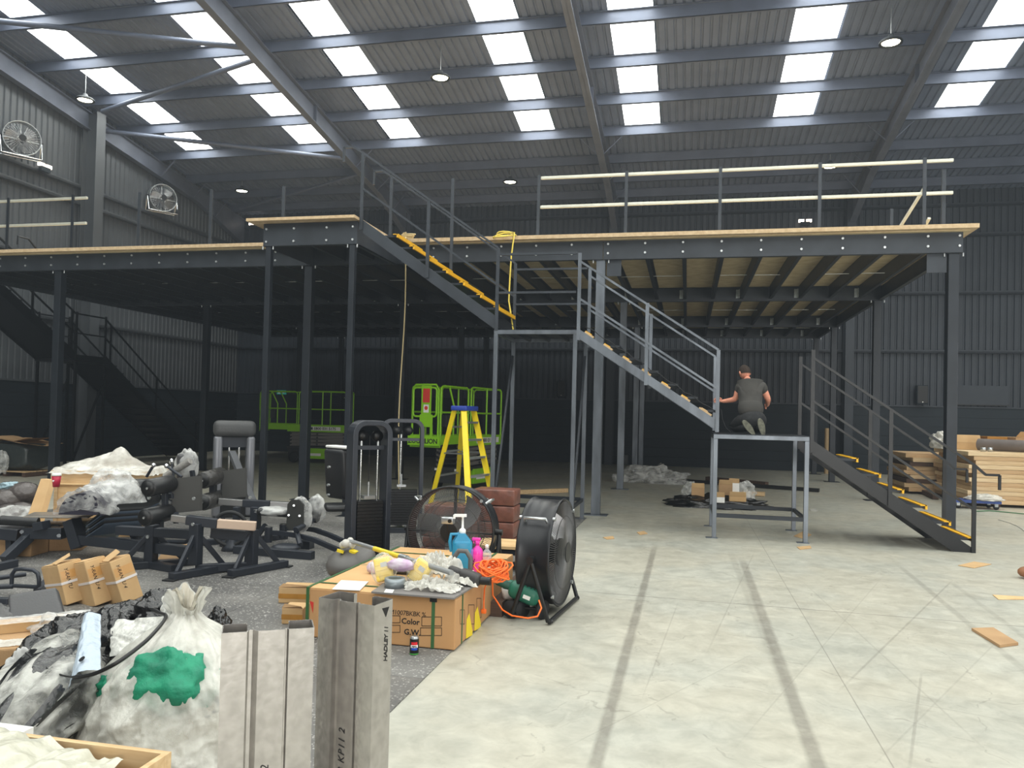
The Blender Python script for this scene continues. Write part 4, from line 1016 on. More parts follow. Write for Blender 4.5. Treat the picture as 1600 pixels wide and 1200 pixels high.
# dolly
dp = Vector((5.62, 17.25, 0)); t = thing('dolly', 'blue wheeled dolly parked against the front of the timber stack', 'dolly', dp)
MB().box((-.42, -.25, .12), (.42, .25, .17)).build('frame', mat('dolly_blue', (40, 66, 130), .5), t, world=False)
for x in (-.34, .34):
    for y in (-.2, .2): MB().lathe([(0, -.016), (.05, -.016), (.05, .016), (0, .016)], (x, y, .051), 14, (0, 1, 0)).build('castor', M_RUB, t, world=False); MB().box((x-.03, y-.025, .06), (x+.03, y+.025, .12)).build('castor_fork', M_ALU, t, world=False)
bag('plastic_sheet', M_FILMW, 'crumpled white plastic lying on the blue dolly', 'plastic', (5.8, 17.2, .2), (.3, .2, .08), 8, .4, flat=.172)
single(MB().tube([on_floor(*q, .012) for q in ((1600, 803), (1570, 800), (1545, 798), (1520, 799))], .01, 6), 'green_cable', mat('cable_green', (60, 110, 70)), 'thin green cable on the floor before the timber stack', 'cable')
single(MB().tube([on_floor(*q, .008) for q in ((1560, 812), (1575, 816), (1590, 822), (1604, 832))], .008, 6), 'floor_string', M_FILMW, 'pale plastic strip on the floor at the right edge', 'string')
# post tube standing behind the low landing
p = on_floor(1291, 740); single(MB().cyl(p, p+Vector((0, 0, 1.45)), .07, n=18), 'cardboard_tube', mat('tube_tan', (176, 150, 112), .6), 'tall tan cardboard tube standing on the floor behind the lower stairs', 'tube')
# gray metal box on the wall skirting and thin things at the back
p = on_floor(976, 724); p.y = 26.95; single(MB().rbox(p+Vector((0, 0, .18)), (.36, .22, .35), .02), 'socket_box', mat('box_grey', (84, 88, 90)), 'small grey box on the floor at the back wall between posts', 'box')
# scraps on the floor
def scrap(pts, m, label, h=.006, name='cardboard_scrap', cat='cardboard'):
    g = [on_floor(*q, .002) for q in pts]; single(MB().prism(g, (0, 0, h)), name, m, label, cat)
scrap([(1518, 985), (1552, 984), (1591, 1008), (1562, 1012)], M_CARD, 'brown cardboard scrap by the tyre marks near the right edge', .02)
scrap([(1497, 884), (1522, 878), (1549, 882), (1522, 888)], M_CARD2, 'tan cardboard scrap on the floor right of the bottom step')
scrap([(1551, 930), (1600, 933), (1608, 937), (1560, 937)], M_PLY, 'pale card strip at the right edge of the floor')
scrap([(942, 840), (958, 838), (960, 842), (948, 843)], M_CARD2, 'small tan scrap in front of the tall landing')
scrap([(995, 832), (1006, 830), (1012, 834), (1000, 836)], M_CARD2, 'tiny tan scrap in the middle of the floor')
scrap([(1240, 838), (1256, 830), (1268, 836), (1256, 842)], M_CARD2, 'tan card scrap behind the right leg of the low landing')
scrap([(1245, 855), (1266, 853), (1268, 857), (1250, 859)], M_CARD2, 'tan card scrap by the front foot of the low landing')
scrap([(1265, 796), (1275, 795), (1277, 799), (1267, 799)], M_FILMW, 'white paper scrap behind the low landing', name='paper_scrap', cat='paper')
single(MB().ball(on_floor(1602, 904)+Vector((.06, 0, .07)), (.14, .09, .07), 14, 8), 'boot_toe', mat('tan_leather', (142, 96, 64), .6), 'tan leather toe poking in at the right edge of the floor', 'shoe')
single(MB().tube([on_floor(806, 769, .05), on_floor(886, 766, .05)], .06, 4, square=True), 'timber_batten', M_WOOD, 'pale timber batten on the floor under the tall landing', 'timber')
# debris pile behind the low landing
c = on_floor(1115, 792); 
bag('bin_bag', M_BINBAG, 'flat black bin bag under the small boxes behind the low landing', 'bag', c+Vector((.05, .1, .03)), (.82, .42, .16), 2, .45, 3)
bag('plastic_sheet', M_FILMC, 'clear plastic bundle at the right of the little boxes behind the low landing', 'plastic', on_floor(1164, 785)+Vector((0, .1, .18)), (.2, .2, .2), 4, .35)
bag('plastic_sheet', M_FILMC, 'clear plastic bundle left of the little open box behind the low landing', 'plastic', on_floor(1078, 785)+Vector((0, .1, .2)), (.15, .2, .18), 6, .35)
bag('plastic_sheet', M_FILMC, 'peaked clear plastic sheet on the floor left of the black channel', 'plastic', on_floor(1014, 754)+Vector((.1, 0, .03)), (.75, .3, .3), 9, .7, 3)
for (x, y, w_, h_, lab, mm) in ((1090, 790, .24, .2, 'small open brown box on the left of the black bin bag', M_CARD), (1133, 787, .26, .24, 'small brown box in the middle of the black bin bag', M_CARD),
                              (1146, 786, .2, .26, 'white box standing on the black bin bag', M_WHITE), (1125, 797, .15, .1, 'low white carton at the front of the black bin bag', M_WHITE), (1152, 795, .3, .09, 'flat brown carton at the front right of the black bin bag', M_CARD2)):
    p = on_floor(x, y); carton('small_box', lab, (p.x-w_/2, p.y-.08, .14), (p.x+w_/2, p.y+.1, .14+h_), mm, tape=False, flap=(.03, .09))
for (a, b_, lab) in (((1042, 749), (1280, 766), 'long black steel channel on the floor behind the bin bag'),): 
    single(MB().bar(on_floor(*a, .05), on_floor(*b_, .05), .1, .08), 'steel_channel', M_BLACK, lab, 'channel')
single(MB().bar(on_floor(1105, 748, .06), on_floor(1198, 757, .06), .16, .12), 'timber_offcut', M_DWOOD, 'dark brown timber length behind the black channel', 'timber')
single(MB().bar(on_floor(1160, 770, .05), on_floor(1195, 772, .05), .2, .08), 'timber_offcut', M_WOOD, 'pale timber offcut right of the bin bag', 'timber')

# ------------------------------------------------------------------ far left pallet
p = on_floor(22, 745); t = thing('pallet', 'wooden pallet under the dark wrapped load at far left', 'pallet', (p.x-.3, p.y+.4, 0))
for k in range(5): MB().box((-.6, -.4+k*.17, .1), (.6, -.29+k*.17, .12)).build('slat', M_WOOD, t, world=False)
for x in (-.55, 0, .5): MB().box((x, -.4, 0), (x+.09, .39, .1)).build('bearer', M_DWOOD, t, world=False)
t2 = thing('wrapped_load', 'dark load in black stretch film on the pallet at far left', 'load', (p.x-.3, p.y+.4, .121))
GW = mat('dark_stretch_film', (50, 56, 56), .3, bump=.9, bscale=8)
m = crumple((0, 0, .32), (.62, .42, .34), None, 11, .1, 40, 24, 3, None)
m.v = [(max(-.58, min(.58, x*1.4)), max(-.38, min(.38, y*1.4)), max(0, min(.6, z))) for x, y, z in m.v]; m.build('film_wrap', GW, t2, world=False)
t3 = thing('cardboard_cover', 'flattened brown cardboard lying on the dark wrapped load', 'cardboard', (p.x-.25, p.y+.4, .722))
MB().grid(lambda u, v: Vector(((u-.5)*1.45, (v-.5)*.9, .03+.05*math.sin(u*5)+.03*math.cos(v*6))), 12, 8).grid(lambda u, v: Vector(((u-.5)*1.2-.1, (v-.5)*.7, .1+.05*math.sin(u*6+1))), 10, 6).build('sheet', M_CARD, t3, world=False)
bag('plastic_sheet', M_FILMC, 'clear plastic hanging off the left of the dark wrapped load', 'plastic', P(3, 722, 14.1), (.14, .12, .22), 13, .3, flat=None)

# ------------------------------------------------------------------ gym equipment
def bars(t, lst, m, name='frame_beam', w=.07, h=None):
    out = []
    for a, b_ in lst: out.append(MB().bar(a, b_, w, h).build(name, m, t, bevel=.006))
    return out
def arch_machine(label, loc, rz, W_, H_, dep, rods, stack_h):
    t = thing('weight_machine', label, 'gym machine', loc, rz)
    def arcp(w, h, r):
        pts = [(-w/2, 0, .02)]
        for k in range(7): a = PI-PI/2*k/6; pts.append((-w/2+r+r*math.cos(a), 0, h-r+r*math.sin(a)))
        for k in range(7): a = PI/2-PI/2*k/6; pts.append((w/2-r+r*math.cos(a), 0, h-r+r*math.sin(a)))
        pts.append((w/2, 0, .02)); return pts
    o_ = arcp(W_, H_, .14); i_ = arcp(W_-.11, H_-.055, .09); n = len(o_); m = MB()
    vs = [Vector(p)+Vector((0, s*dep/2, 0)) for s in (-1, 1) for pp in (o_, i_) for p in pp]
    f = []
    for k in range(n-1): f += [(k, k+1, n+k+1, n+k), (2*n+k, 3*n+k, 3*n+k+1, 2*n+k+1), (k, 2*n+k, 2*n+k+1, k+1), (n+k, n+k+1, 3*n+k+1, 3*n+k)]
    f += [(0, n, 3*n, 2*n), (n-1, 3*n-1, 4*n-1, 2*n-1)]
    m.add(vs, f); m.build('arch_frame', M_GYM, t, world=False, bevel=.008)
    MB().box((-W_/2+.06, -.03, H_-.3), (W_/2-.06, .03, H_-.26)).build('cross_bar', M_GYM, t, world=False)
    for x in rods:
        MB().cyl((x, 0, .15), (x, 0, H_-.3), .011, n=10).build('guide_rod', M_CHROME, t, world=False); MB().cyl((x, 0, H_-.26), (x, 0, H_-.21), .016, n=8).build('rod_end', M_ALU, t, world=False)
    for s in (-1, 1): MB().lathe([(0, -.014), (.06, -.014), (.052, 0), (.06, .014), (0, .014)], (s*.08, .0, H_-.16), 16, (0, 1, 0)).build('pulley', M_BLACK, t, world=False)
    for k in range(int(stack_h/.034)):
        MB().box((-W_/2+.075, -.075, .12+k*.034), (W_/2-.075, .075, .12+k*.034+.03)).build('weight_plate', M_BLACK, t, world=False)
    MB().box((-.06, -.05, .13+stack_h), (.06, .05, .16+stack_h)).cyl((0, 0, .15+stack_h), (0, 0, .3+stack_h), .01, n=8).build('selector_head', M_ALU, t, world=False)
    MB().tube([(0, 0, .3+stack_h), (0, 0, H_-.16)], .004, 5).build('lift_cable', M_BLACK, t, world=False)
    MB().box((-W_/2-.02, -dep/2, .0), (W_/2+.02, dep/2, .08)).build('base', M_GYM, t, world=False, bevel=.006)
    MB().box((-.04, dep/2, .0), (.04, dep/2+.75, .08)).build('foot_beam', M_GYM, t, world=False, bevel=.006)
    return t
q = on_floor(572, 893); t = arch_machine('nearer weight stack machine with a dark arched frame and two chrome rods', q, math.radians(42), .42, 1.55, .22, (-.09, .09), .62)
pc = P(528, 740, q.y+.35)
BP = mat('shell_black', (30, 31, 34), .4)
MB().rbox(pc, (.12, .36, .55), .05, (0, math.radians(-5), math.radians(62)), 3).build('back_shell', BP, t)
MB().rbox(pc+Vector((.02, .0, .29)), (.14, .36, .03), .012, (0, 0, math.radians(62))).build('shell_trim', M_WHITE, t)
for dz in (.12, -.15, -.3): MB().cyl(pc+Vector((-.0, -.2, dz*.7)), pc+Vector((-.01, -.225, dz*.7)), .014, n=8).build('bolt', M_ALU, t)
MB().rbox(P(545, 792, q.y+.2), (.5, .3, .07), .03, (0, 0, math.radians(30)), 3).build('seat', M_PAD, t)
MB().rbox(P(575, 789, q.y+.6), (.5, .3, .07), .03, (0, 0, math.radians(20)), 3).build('seat_wrap', M_FILMW, t)
q = on_floor(625, 833); arch_machine('farther weight stack machine with wide dark arched frame behind the first one', q, math.radians(24), .58, 1.55, .1, (-.02,), .5)
# grey tower machine with lever arm
q = P(363, 790, 10.5); q.z = 0; t = thing('weight_tower', 'grey rounded weight tower behind the foam rollers', 'gym machine', q, math.radians(38))
TG = mat('tower_grey', (120, 122, 128), .35, .3); TB = mat('tower_cap', (70, 71, 72), .5, bump=.3, bscale=12)
for x in (-.23, .23): MB().rbox((x, 0, .62), (.12, .22, 1.2), .04, seg=3).build('side_column', TG, t, world=False)
MB().rbox((0, 0, 1.33), (.6, .28, .24), .08, seg=4).build('top_cap', TB, t, world=False)
MB().box((-.17, -.02, 1.05), (.17, .06, 1.2)).build('cross_plate', M_GYM, t, world=False)
for x in (-.07, .07): MB().cyl((x, 0, .1), (x, 0, 1.12), .016, n=10).build('guide_rod', M_CHROME, t, world=False)
MB().box((-.17, -.1, 0), (.17, .1, .5)).build('weight_stack', M_BLACK, t, world=False)
bars(t, [(P(362, 706, 10.1), P(384, 760, 9.9)), (P(384, 758, 9.9), P(396, 786, 9.8))], mat('lever_grey', (92, 94, 98), .4, .4), 'lever_arm', .1, .06)

GM = M_GYM; SIL = mat('brushed_bar', (150, 150, 150), .35, .8)
def roller(t, a, b_, r, m=M_PAD):
    d = (Vector(b_)-Vector(a)).normalized(); L_ = (Vector(b_)-Vector(a)).length
    MB().lathe([(0, 0), (r*.92, 0), (r, r*.1), (r, L_-r*.1), (r*.92, L_), (0, L_)], a, 28, d).build('foam_roller', m, t)
    MB().lathe([(0, -.004), (r*.8, -.004), (r*.8, 0)], a, 24, d).lathe([(0, -.012), (.012, -.012), (.014, -.004)], a, 10, d).build('end_cap', M_BLACK, t); MB().cyl(Vector(a)-d*.016, Vector(a)-d*.01, .012, n=10).build('cap_bolt', M_CHROME, t)
# front frame with two rollers and a square plate
def front_rack():
    Y = 6.9; b0 = on_floor(318, 955); t = thing('roller_bench_frame', 'near dark bench frame with two black foam rollers and a square plate', 'gym machine', b0)
    A = lambda x, y, d=0: P(x, y, Y+d)
    bars(t, [(A(292, 812, -.1), A(340, 818, 0))], GM, 'top_beam', .09); bars(t, [(A(340, 818, 0), A(400, 822, .15))], mat('raw_beam', (196, 172, 152), .5), 'top_beam', .085, .085)
    bars(t, [(A(268, 809, -.15), A(292, 812, -.1))], SIL, 'sliding_bar', .07)
    x0 = A(307, 818, -.1); p0 = Vector((x0.x, x0.y, .1)); x1 = A(394, 828, .2); p1 = Vector((x1.x, x1.y, .06))
    bars(t, [(x0, p0), (x1, p1)], GM, 'post', .1, .1)
    bars(t, [(A(330, 832, .05), A(392, 838, .18))], GM, 'cross_beam', .07, .1)
    u = Vector((.93, .36, 0)).normalized(); v = Vector((-.36, .93, 0))
    for p, l0, l1 in ((p0, -.3, .22), (p1, -.28, .3)):
        a = Vector((p.x, p.y, .05)) + Vector((.22, -.3, 0))*(-l0/.3)*.8*-1 if False else None
        e0 = Vector((p.x-.02, p.y-.34, .045)); e1 = Vector((p.x+.22, p.y+.3, .045))
        bars(t, [(e0, e1)], GM, 'foot_beam', .09, .07)
        for e in (e0, e1): MB().cbox((e.x, e.y, .012), (.12, .09, .02)).build('rubber_foot', M_RUB, t)
        for s, e in ((-1, e0), (1, e1)): bars(t, [(e.lerp(Vector((p.x, p.y, .05)), .25)+Vector((0, 0, .02)), Vector((p.x, p.y, .42)))], GM, 'diagonal_strut', .035, .05)
        for z in (.5, .75): MB().cyl((p.x+.0, p.y-.05, z), (p.x, p.y-.065, z), .016, n=8).build('bolt', M_ALU, t)
    bars(t, [(Vector((p0.x, p0.y, .06)), Vector((p1.x, p1.y, .06)))], GM, 'tie_beam', .06, .08)
    roller(t, A(231, 763, -.35), A(267, 755, .0), .085); roller(t, A(226, 809, -.35), A(264, 800, .0), .085)
    MB().prism([A(269, 748, 0), A(313, 743, .12), A(313, 798, .12), A(269, 802, 0)], (.01, .02, 0)).build('square_plate', mat('plate_dark', (52, 52, 50), .55), t)
    bars(t, [(A(258, 770, -.05), A(258, 800, -.05))], GM, 'roller_bracket', .05)
    bars(t, [(A(256, 775, 0), A(271, 775, .0)), (A(275, 803, 0), A(275, 815, -.1))], GM, 'roller_bracket', .05)
front_rack()
def rear_rack():
    Y = 8.6; t0 = P(400, 800, Y); t = thing('roller_bench_frame', 'farther bench frame with wrapped foam rollers and a square plate', 'gym machine', (t0.x, t0.y, 0))
    A = lambda x, y, d=0: P(x, y, Y+d)
    bars(t, [(A(380, 786, 0), A(422, 788, .1))], GM, 'top_beam', .09); bars(t, [(A(342, 783, -.1), A(380, 786, 0)), (A(422, 788, .1), A(455, 790, .2))], SIL, 'sliding_bar', .08)
    for x in (400,): a = A(x, 792, 0); bars(t, [(a, Vector((a.x, a.y, .06)))], GM, 'post', .1)
    a = A(400, 792, 0); bars(t, [(Vector((a.x-.2, a.y-.4, .04)), Vector((a.x+.2, a.y+.4, .04)))], GM, 'foot_beam', .08, .07)
    a = A(370, 792, -.1); bars(t, [(a, Vector((a.x, a.y, .06))), (Vector((a.x-.25, a.y-.3, .04)), Vector((a.x+.15, a.y+.3, .04)))], GM, 'post', .07)
    WR = mat('wrapped_vinyl', (58, 57, 56), .25, bump=.9, bscale=14)
    roller(t, A(317, 751, -.3), A(345, 742, .1), .1, WR); roller(t, A(317, 785, -.3), A(343, 778, .1), .1, WR)
    MB().prism([A(347, 736, 0), A(383, 731, .12), A(384, 776, .12), A(347, 780, 0)], (.01, .02, 0)).build('square_plate', mat('plate_dark', (52, 52, 50)), t)
    bars(t, [(A(333, 756, 0), A(333, 775, 0))], GM, 'roller_bracket', .07)
rear_rack()
# flywheel cycle part
c = P(359, 826, 8.0); t = thing('flywheel', 'black spoked flywheel seen behind the near bench frame', 'wheel', (c.x, c.y, 0))
ax_ = Vector((.35, -.94, 0)).normalized()
MB().lathe([(.17, -.025), (.2, -.03), (.21, 0), (.2, .03), (.17, .025), (.17, -.025)], c, 30, ax_, caps=False).build('rim', M_RUB, t); MB().cyl(c-ax_*.03, c+ax_*.03, .05, n=16).build('hub', M_GYM, t)
qq = Vector((0, 0, 1)).rotation_difference(ax_)
for k in range(5): a = 2*PI*k/5; MB().bar(c, c+qq @ Vector((.18*math.cos(a), .18*math.sin(a), 0)), .02, .035).build('spoke', M_GYM, t)
MB().lathe([(0, 0), (.12, 0), (.1, .06), (.07, .12), (.05, .3), (0, .3)], (c.x, c.y+.05, 0), 18).build('stand', M_GYM, t)
# inner/outer thigh machine with two padded posts
def thigh():
    Y = 8.35; o0 = on_floor(462, 872); t = thing('thigh_machine', 'low dark gym machine with two upright wrapped pads and curved arms', 'gym machine', o0)
    A = lambda x, y, d=0: P(x, y, Y+d)
    bars(t, [(Vector((A(400, 866).x, o0.y, .05)), Vector((A(520, 868).x, o0.y-.05, .05)))], GM, 'base_beam', .09, .09)
    MB().cyl(on_floor(462, 868)+Vector((0, .1, .1)), A(462, 826, .05), .032, n=14).build('pad_post', GM, t); MB().cyl(Vector((A(490, 820, .35).x, o0.y+.35, .25)), A(491, 812, .35), .032, n=14).build('pad_post', GM, t)
    MB().prism([A(449, 788, .05), A(455, 781, .05), A(467, 781, .05), A(474, 788, .05), A(474, 822, .05), A(469, 829, .05), A(452, 828, .05), A(447, 822, .05)], (0, .02, 0)).build('pad_plate', mat('plate_dark', (52, 52, 50)), t)
    for x, y in ((459, 790), (451, 805), (468, 806)): MB().cyl(A(x, y, .05), A(x, y, .03), .014, n=8).build('bolt', M_ALU, t)
    c = A(466, 804, .12); MB().ball(c, (.13, .06, .2), 18, 12).build('pad', M_PAD, t); crumple(c+Vector((.02, .01, 0)), (.15, .075, .21), None, 21, .12, 30, 18, 3, None).build('pad_wrap', M_FILMC, t)
    c = A(491, 795, .35); MB().ball(c, (.1, .07, .15), 18, 12).build('pad', M_PAD, t); crumple(c+Vector((.03, 0, 0)), (.12, .08, .165), None, 22, .12, 30, 18, 3, None).build('pad_wrap', M_FILMC, t); MB().cbox(A(490, 812, .35), (.12, .09, .06)).build('pad_block', M_BLACK, t)
    for pts in ([(418, 832, 0), (440, 833, 0), (470, 838, .0), (490, 843, -.1), (520, 856, -.3), (545, 866, -.4)], [(440, 826, .35), (470, 825, .35), (492, 828, .3), (515, 836, .2), (535, 845, .1)]):
        MB().tube([A(*q_) for q_ in pts], .035, 4, square=True).build('swing_arm', GM, t)
    for x, y, d in ((419, 845, 0), (442, 840, .35)): a = A(x, y, d); MB().cyl((a.x, a.y, .07), (a.x, a.y, a.z+.16), .045, n=16).build('pivot_post', GM, t); MB().cyl((a.x, a.y, a.z+.16), (a.x, a.y, a.z+.17), .038, n=14).build('pivot_cap', SIL, t)
    a = on_floor(440, 868); MB().lathe([(0, .06), (.16, .06), (.16, .09), (.1, .11), (0, .11)], (a.x, a.y+.1, 0), 20).build('range_disc', GM, t)
    MB().cbox(A(478, 853, .1), (.15, .12, .12)).build('adjuster_box', GM, t)
    c = A(430, 806, .2); MB().tube([A(395, 848, .2), A(415, 820, .2)], .035, 4, square=True).build('seat_strut', GM, t); MB().rbox(A(432, 800, .3), (.42, .26, .08), .03, (0, .05, .2), 3).build('seat', M_PAD, t); crumple(A(428, 799, .3), (.26, .16, .06), None, 25, .15, 30, 16, 3, None).build('seat_wrap', M_FILMC, t)
thigh()
# left bench frame with its long pads
def left_bench():
    Y = 6.9; t0 = on_floor(45, 905); t = thing('bench_frame', 'dark weight bench frame at the left edge with long grey pad', 'gym machine', t0)
    A = lambda x, y, d=0: P(x, y, Y+d)
    bars(t, [(A(38, 832, 0), A(100, 833, .1))], GM, 'main_beam', .12, .12); bars(t, [(A(-20, 831, -.1), A(30, 836, 0))], GM, 'main_beam', .1, .12)
    bars(t, [(A(112, 812, .1), A(125, 855, .1))], GM, 'upright', .14, .12); bars(t, [(A(64, 815, 0), A(66, 828, 0))], GM, 'bracket', .12)
    bars(t, [(A(46, 838, 0), on_floor(6, 882)+Vector((0, 0, .04)))], GM, 'slanted_leg', .08, .1); bars(t, [(A(16, 832, 0), A(17, 866, 0))], GM, 'leg', .07); bars(t, [(on_floor(-12, 888, .04), on_floor(24, 880, .04))], GM, 'foot_beam', .08)
    bars(t, [(A(34, 846, -.02), A(18, 868, -.02))], mat('lever_grey', (92, 94, 98)), 'adjuster_plate', .1, .03)
    MB().tube([A(2, 813, -.1), A(38, 815, -.05), A(60, 816, 0)], .05, 12).build('long_pad', M_PAD, t)
    MB().rbox(A(18, 822, .1), (1.0, .3, .06), .025, (0, 0, .5), 3).build('seat_pad', M_GPAD, t)
    MB().rbox(A(95, 805, .25), (.62, .4, .015), .005, (0, .02, .5)).build('plate', mat('plate_grey', (128, 122, 114), .4, .5), t)
    for x, y in ((34, 831), (92, 837)): MB().cyl(A(x, y, -.03), A(x, y, -.07), .02, n=8).build('bolt', M_CHROME, t)
    bars(t, [(A(120, 842, .1), A(300, 862, .0))], GM, 'long_beam', .1, .1); a = A(236, 862, .0)
    bars(t, [(A(238, 820, .0), Vector((a.x, a.y, .05)))], GM, 'post', .1); bars(t, [(A(185, 828, .05), A(305, 835, -.05))], GM, 'top_beam', .09, .09)
    e0, e1 = Vector((a.x-.25, a.y-.25, .045)), Vector((a.x+.3, a.y+.3, .045)); bars(t, [(e0, e1), (Vector((a.x-.35, a.y+.1, .045)), Vector((a.x+.35, a.y-.1, .045)))], GM, 'foot_beam', .09, .07)
    for e in (e0, e1): bars(t, [(e.lerp(Vector((a.x, a.y, .05)), .2), Vector((a.x, a.y, .38)))], GM, 'diagonal_strut', .035, .05)
    for z in (.5, .72, .33): MB().cyl((a.x, a.y-.05, z), (a.x, a.y-.065, z), .018, n=8).build('bolt', M_ALU, t)
    MB().tube([A(205, 837, .5), A(245, 834, .5), A(292, 838, .5), A(297, 842, .5), A(290, 847, .5), A(215, 846, .5), A(206, 842, .5)], .025, 8).build('handle_bar', GM, t)
left_bench()
# looped handle frame on the floor at the left edge
Y = 5.6; A5 = lambda x, y, d=0: P(x, y, Y+d)
t = thing('handle_frame', 'black tubular handle loop lying at the left edge of the rubber floor', 'gym machine', on_floor(40, 930))
MB().tube([A5(18, 915), A5(19, 897), A5(24, 890), A5(34, 889), A5(52, 891), A5(59, 896), A5(61, 905), A5(61, 915), A5(57, 917), A5(18, 915)], .017, 10).build('loop', GM, t)
MB().tube([A5(-30, 918, -.1), A5(20, 916)], .022, 8).build('arm', GM, t); MB().tube([A5(-20, 905, .3), A5(40, 897, .6)], .02, 8).build('arm', GM, t)
bars(t, [(on_floor(-30, 938, .03), on_floor(15, 940, .03)), (on_floor(58, 925, .03), on_floor(78, 905, .03))], GM, 'base_beam', .06)
# leaning black pads, levers with chrome knobs, the wrapped backrest
def pad_group():
    Y = 8.2; A = lambda x, y, d=0: P(x, y, Y+d); t = thing('leg_machine', 'black leg machine pads with two chrome-knobbed levers beyond the near rollers', 'gym machine', (A(240, 780).x, Y, 0))
    MB().rbox(A(212, 772, 0), (.55, .3, .36), .09, (0, 0, .6), 4).build('thigh_pad', M_PAD, t); MB().rbox(A(232, 795, .1), (.6, .25, .22), .07, (0, 0, .5), 4).build('lower_pad', M_PAD, t)
    bars(t, [(Vector((A(215, 790).x, Y, .03)), A(215, 788)), (Vector((A(250, 790, .3).x, Y+.3, .03)), A(250, 780, .3)), (A(190, 803, .2), A(300, 760, .3))], GM, 'frame_beam', .08)
    for a, b_ in (((229, 745), (240, 727)), ((284, 745), (260, 728))): MB().tube([A(*a, .2), A(*b_, .2)], .018, 8).build('lever', GM, t); MB().ball(A(*b_, .2), .03, 12, 8).build('knob', M_CHROME, t)
    MB().ball(A(268, 721, .4), (.026, .026, .04), 12, 8).build('knob', M_CHROME, t); MB().tube([A(268, 724, .4), A(272, 750, .4)], .012, 6).build('lever', GM, t)
    MB().rbox(A(292, 730, .8), (.25, .1, .36), .06, (.1, 0, .4), 4).build('backrest', M_GPAD, t); crumple(A(292, 729, .8), (.16, .09, .22), None, 31, .15, 34, 20, 3, None).build('backrest_wrap', M_FILMC, t)
    MB().tube([A(258, 745, .5), A(280, 731, .5), A(297, 720, .5)], .045, 10).build('wrapped_arm', mat('wrapped_grey', (150, 148, 144), .25, bump=.8, bscale=20), t)
    bars(t, [(A(300, 735, .7), A(304, 760, .7))], GM, 'frame_beam', .05)
pad_group()
# small floor boxes, clutter left of the fan
for (px, py, w_, d_, h_, lab) in ((472, 940, .34, .22, .13, 'upper taped tan carton lying left of the big carton'), (462, 972, .16, .2, .12, 'small torn tan carton on the rubber floor beside the big carton')):
    p = on_floor(px, py); t = thing('small_carton', lab, 'box', (p.x, p.y, .009), .2)
    MB().box((-w_/2, -d_/2, 0), (w_/2, d_/2, h_)).build('carton_body', M_CARD2, t, world=False, bevel=.006); MB().box((-w_/2-.001, -d_/2-.0012, h_*.3), (w_/2+.001, -d_/2, h_*.62)).build('tape', M_TAPE, t, world=False)
    MB().prism([(-w_/2, -d_/2, h_), (w_/2, -d_/2, h_), (w_*.45, -d_/2-.02, h_+.02), (-w_*.4, -d_/2+.01, h_+.03)], (0, .003, .004)).build('flap', M_CARD, t, world=False)
# ------------------------------------------------------------------ big drum fans
def place_fan(px, py, dpt, rz, R, label, tilt=0, depth=.26):
    d = on_floor(px, py); return drum_fan(label, (d.x, d.y, 0), math.radians(rz), R, depth, mat('fan_black', (38, 39, 42), .35, .3), 'near', tilt)
facing_fan = place_fan(706, 906, 7.6, 3, .42, 'big black drum fan facing us behind the big carton', -3)
place_fan(853, 953, 6.4, 84, .43, 'big black drum fan turned side-on to the right of the big carton', 0)
# control box of the front facing fan
p = at(700, 813, 1, 7.0)
V = Vector; cbx = MB().rbox(p, (.12, .07, .065), .01).build('control_box', M_ALU, facing_fan); MB().cyl(p+V((.03, -.036, 0)), p+V((.03, -.05, 0)), .018, n=12).build('dial', M_BLACK, cbx)
MB().tube([p+V((0, 0, -.03)), p+V((-.01, .03, -.09)), p+V((.0, .08, -.17))], .008, 6).build('cable', M_BLACK, facing_fan)
# reddish bundles behind the facing fan
q = on_floor(680, 884)
for k in range(5):
    single(MB().rbox((q.x+random.uniform(-.02, .02), q.y+.55, .075+k*.118), (.55, .4, .112), .012), 'brick_bundle', mat('red_brown_film', (132, 84, 70), .35, c2=(96, 60, 50), vscale=9, bump=.3, bscale=20),
           '%s red-brown wrapped bundle in the stack behind the facing fan' % ['lowest', 'second', 'middle', 'fourth', 'topmost'][k], 'bundle', 'red-brown bundles behind the fan')
q2 = q + Vector((.42, 1.0, 0))
for k in range(4):
    single(MB().rbox((q2.x, q2.y, .1+k*.19), (.5, .35, .18), .012), 'brick_bundle', mat('red_brown_film', (132, 84, 70)), '%s red-brown wrapped bundle in the taller stack seen behind the fan blades' % ['lowest', 'second', 'third', 'topmost'][k], 'bundle', 'red-brown bundles behind the fan blades')
# low black bench with a plywood board, right of the facing fan
a = on_floor(795, 893); t = thing('low_bench', 'low black steel bench between the two big fans', 'bench', (a.x, a.y+.2, 0))
MB().box((-.3, -.2, .17), (.35, .2, .22)).build('top', M_GYM, t, world=False); MB().box((-.3, -.18, 0), (-.22, .18, .17)).box((.26, -.18, 0), (.34, .18, .17)).build('leg_plate', M_GYM, t, world=False); MB().box((-.3, -.2, .07), (.34, -.17, .1)).build('front_rail', M_GYM, t, world=False)
single(MB().cbox((a.x, a.y+.22, .25), (.75, .5, .03), (0, 0, .1)), 'plywood_board', M_PLY, 'pale plywood board on the low black bench between the fans', 'board')
bag('cloth', M_FILMW, 'small white crumpled cloth on the plywood board between the fans', 'cloth', (a.x+.15, a.y+.25, .29), (.08, .06, .04), 3, .3, flat=.266)

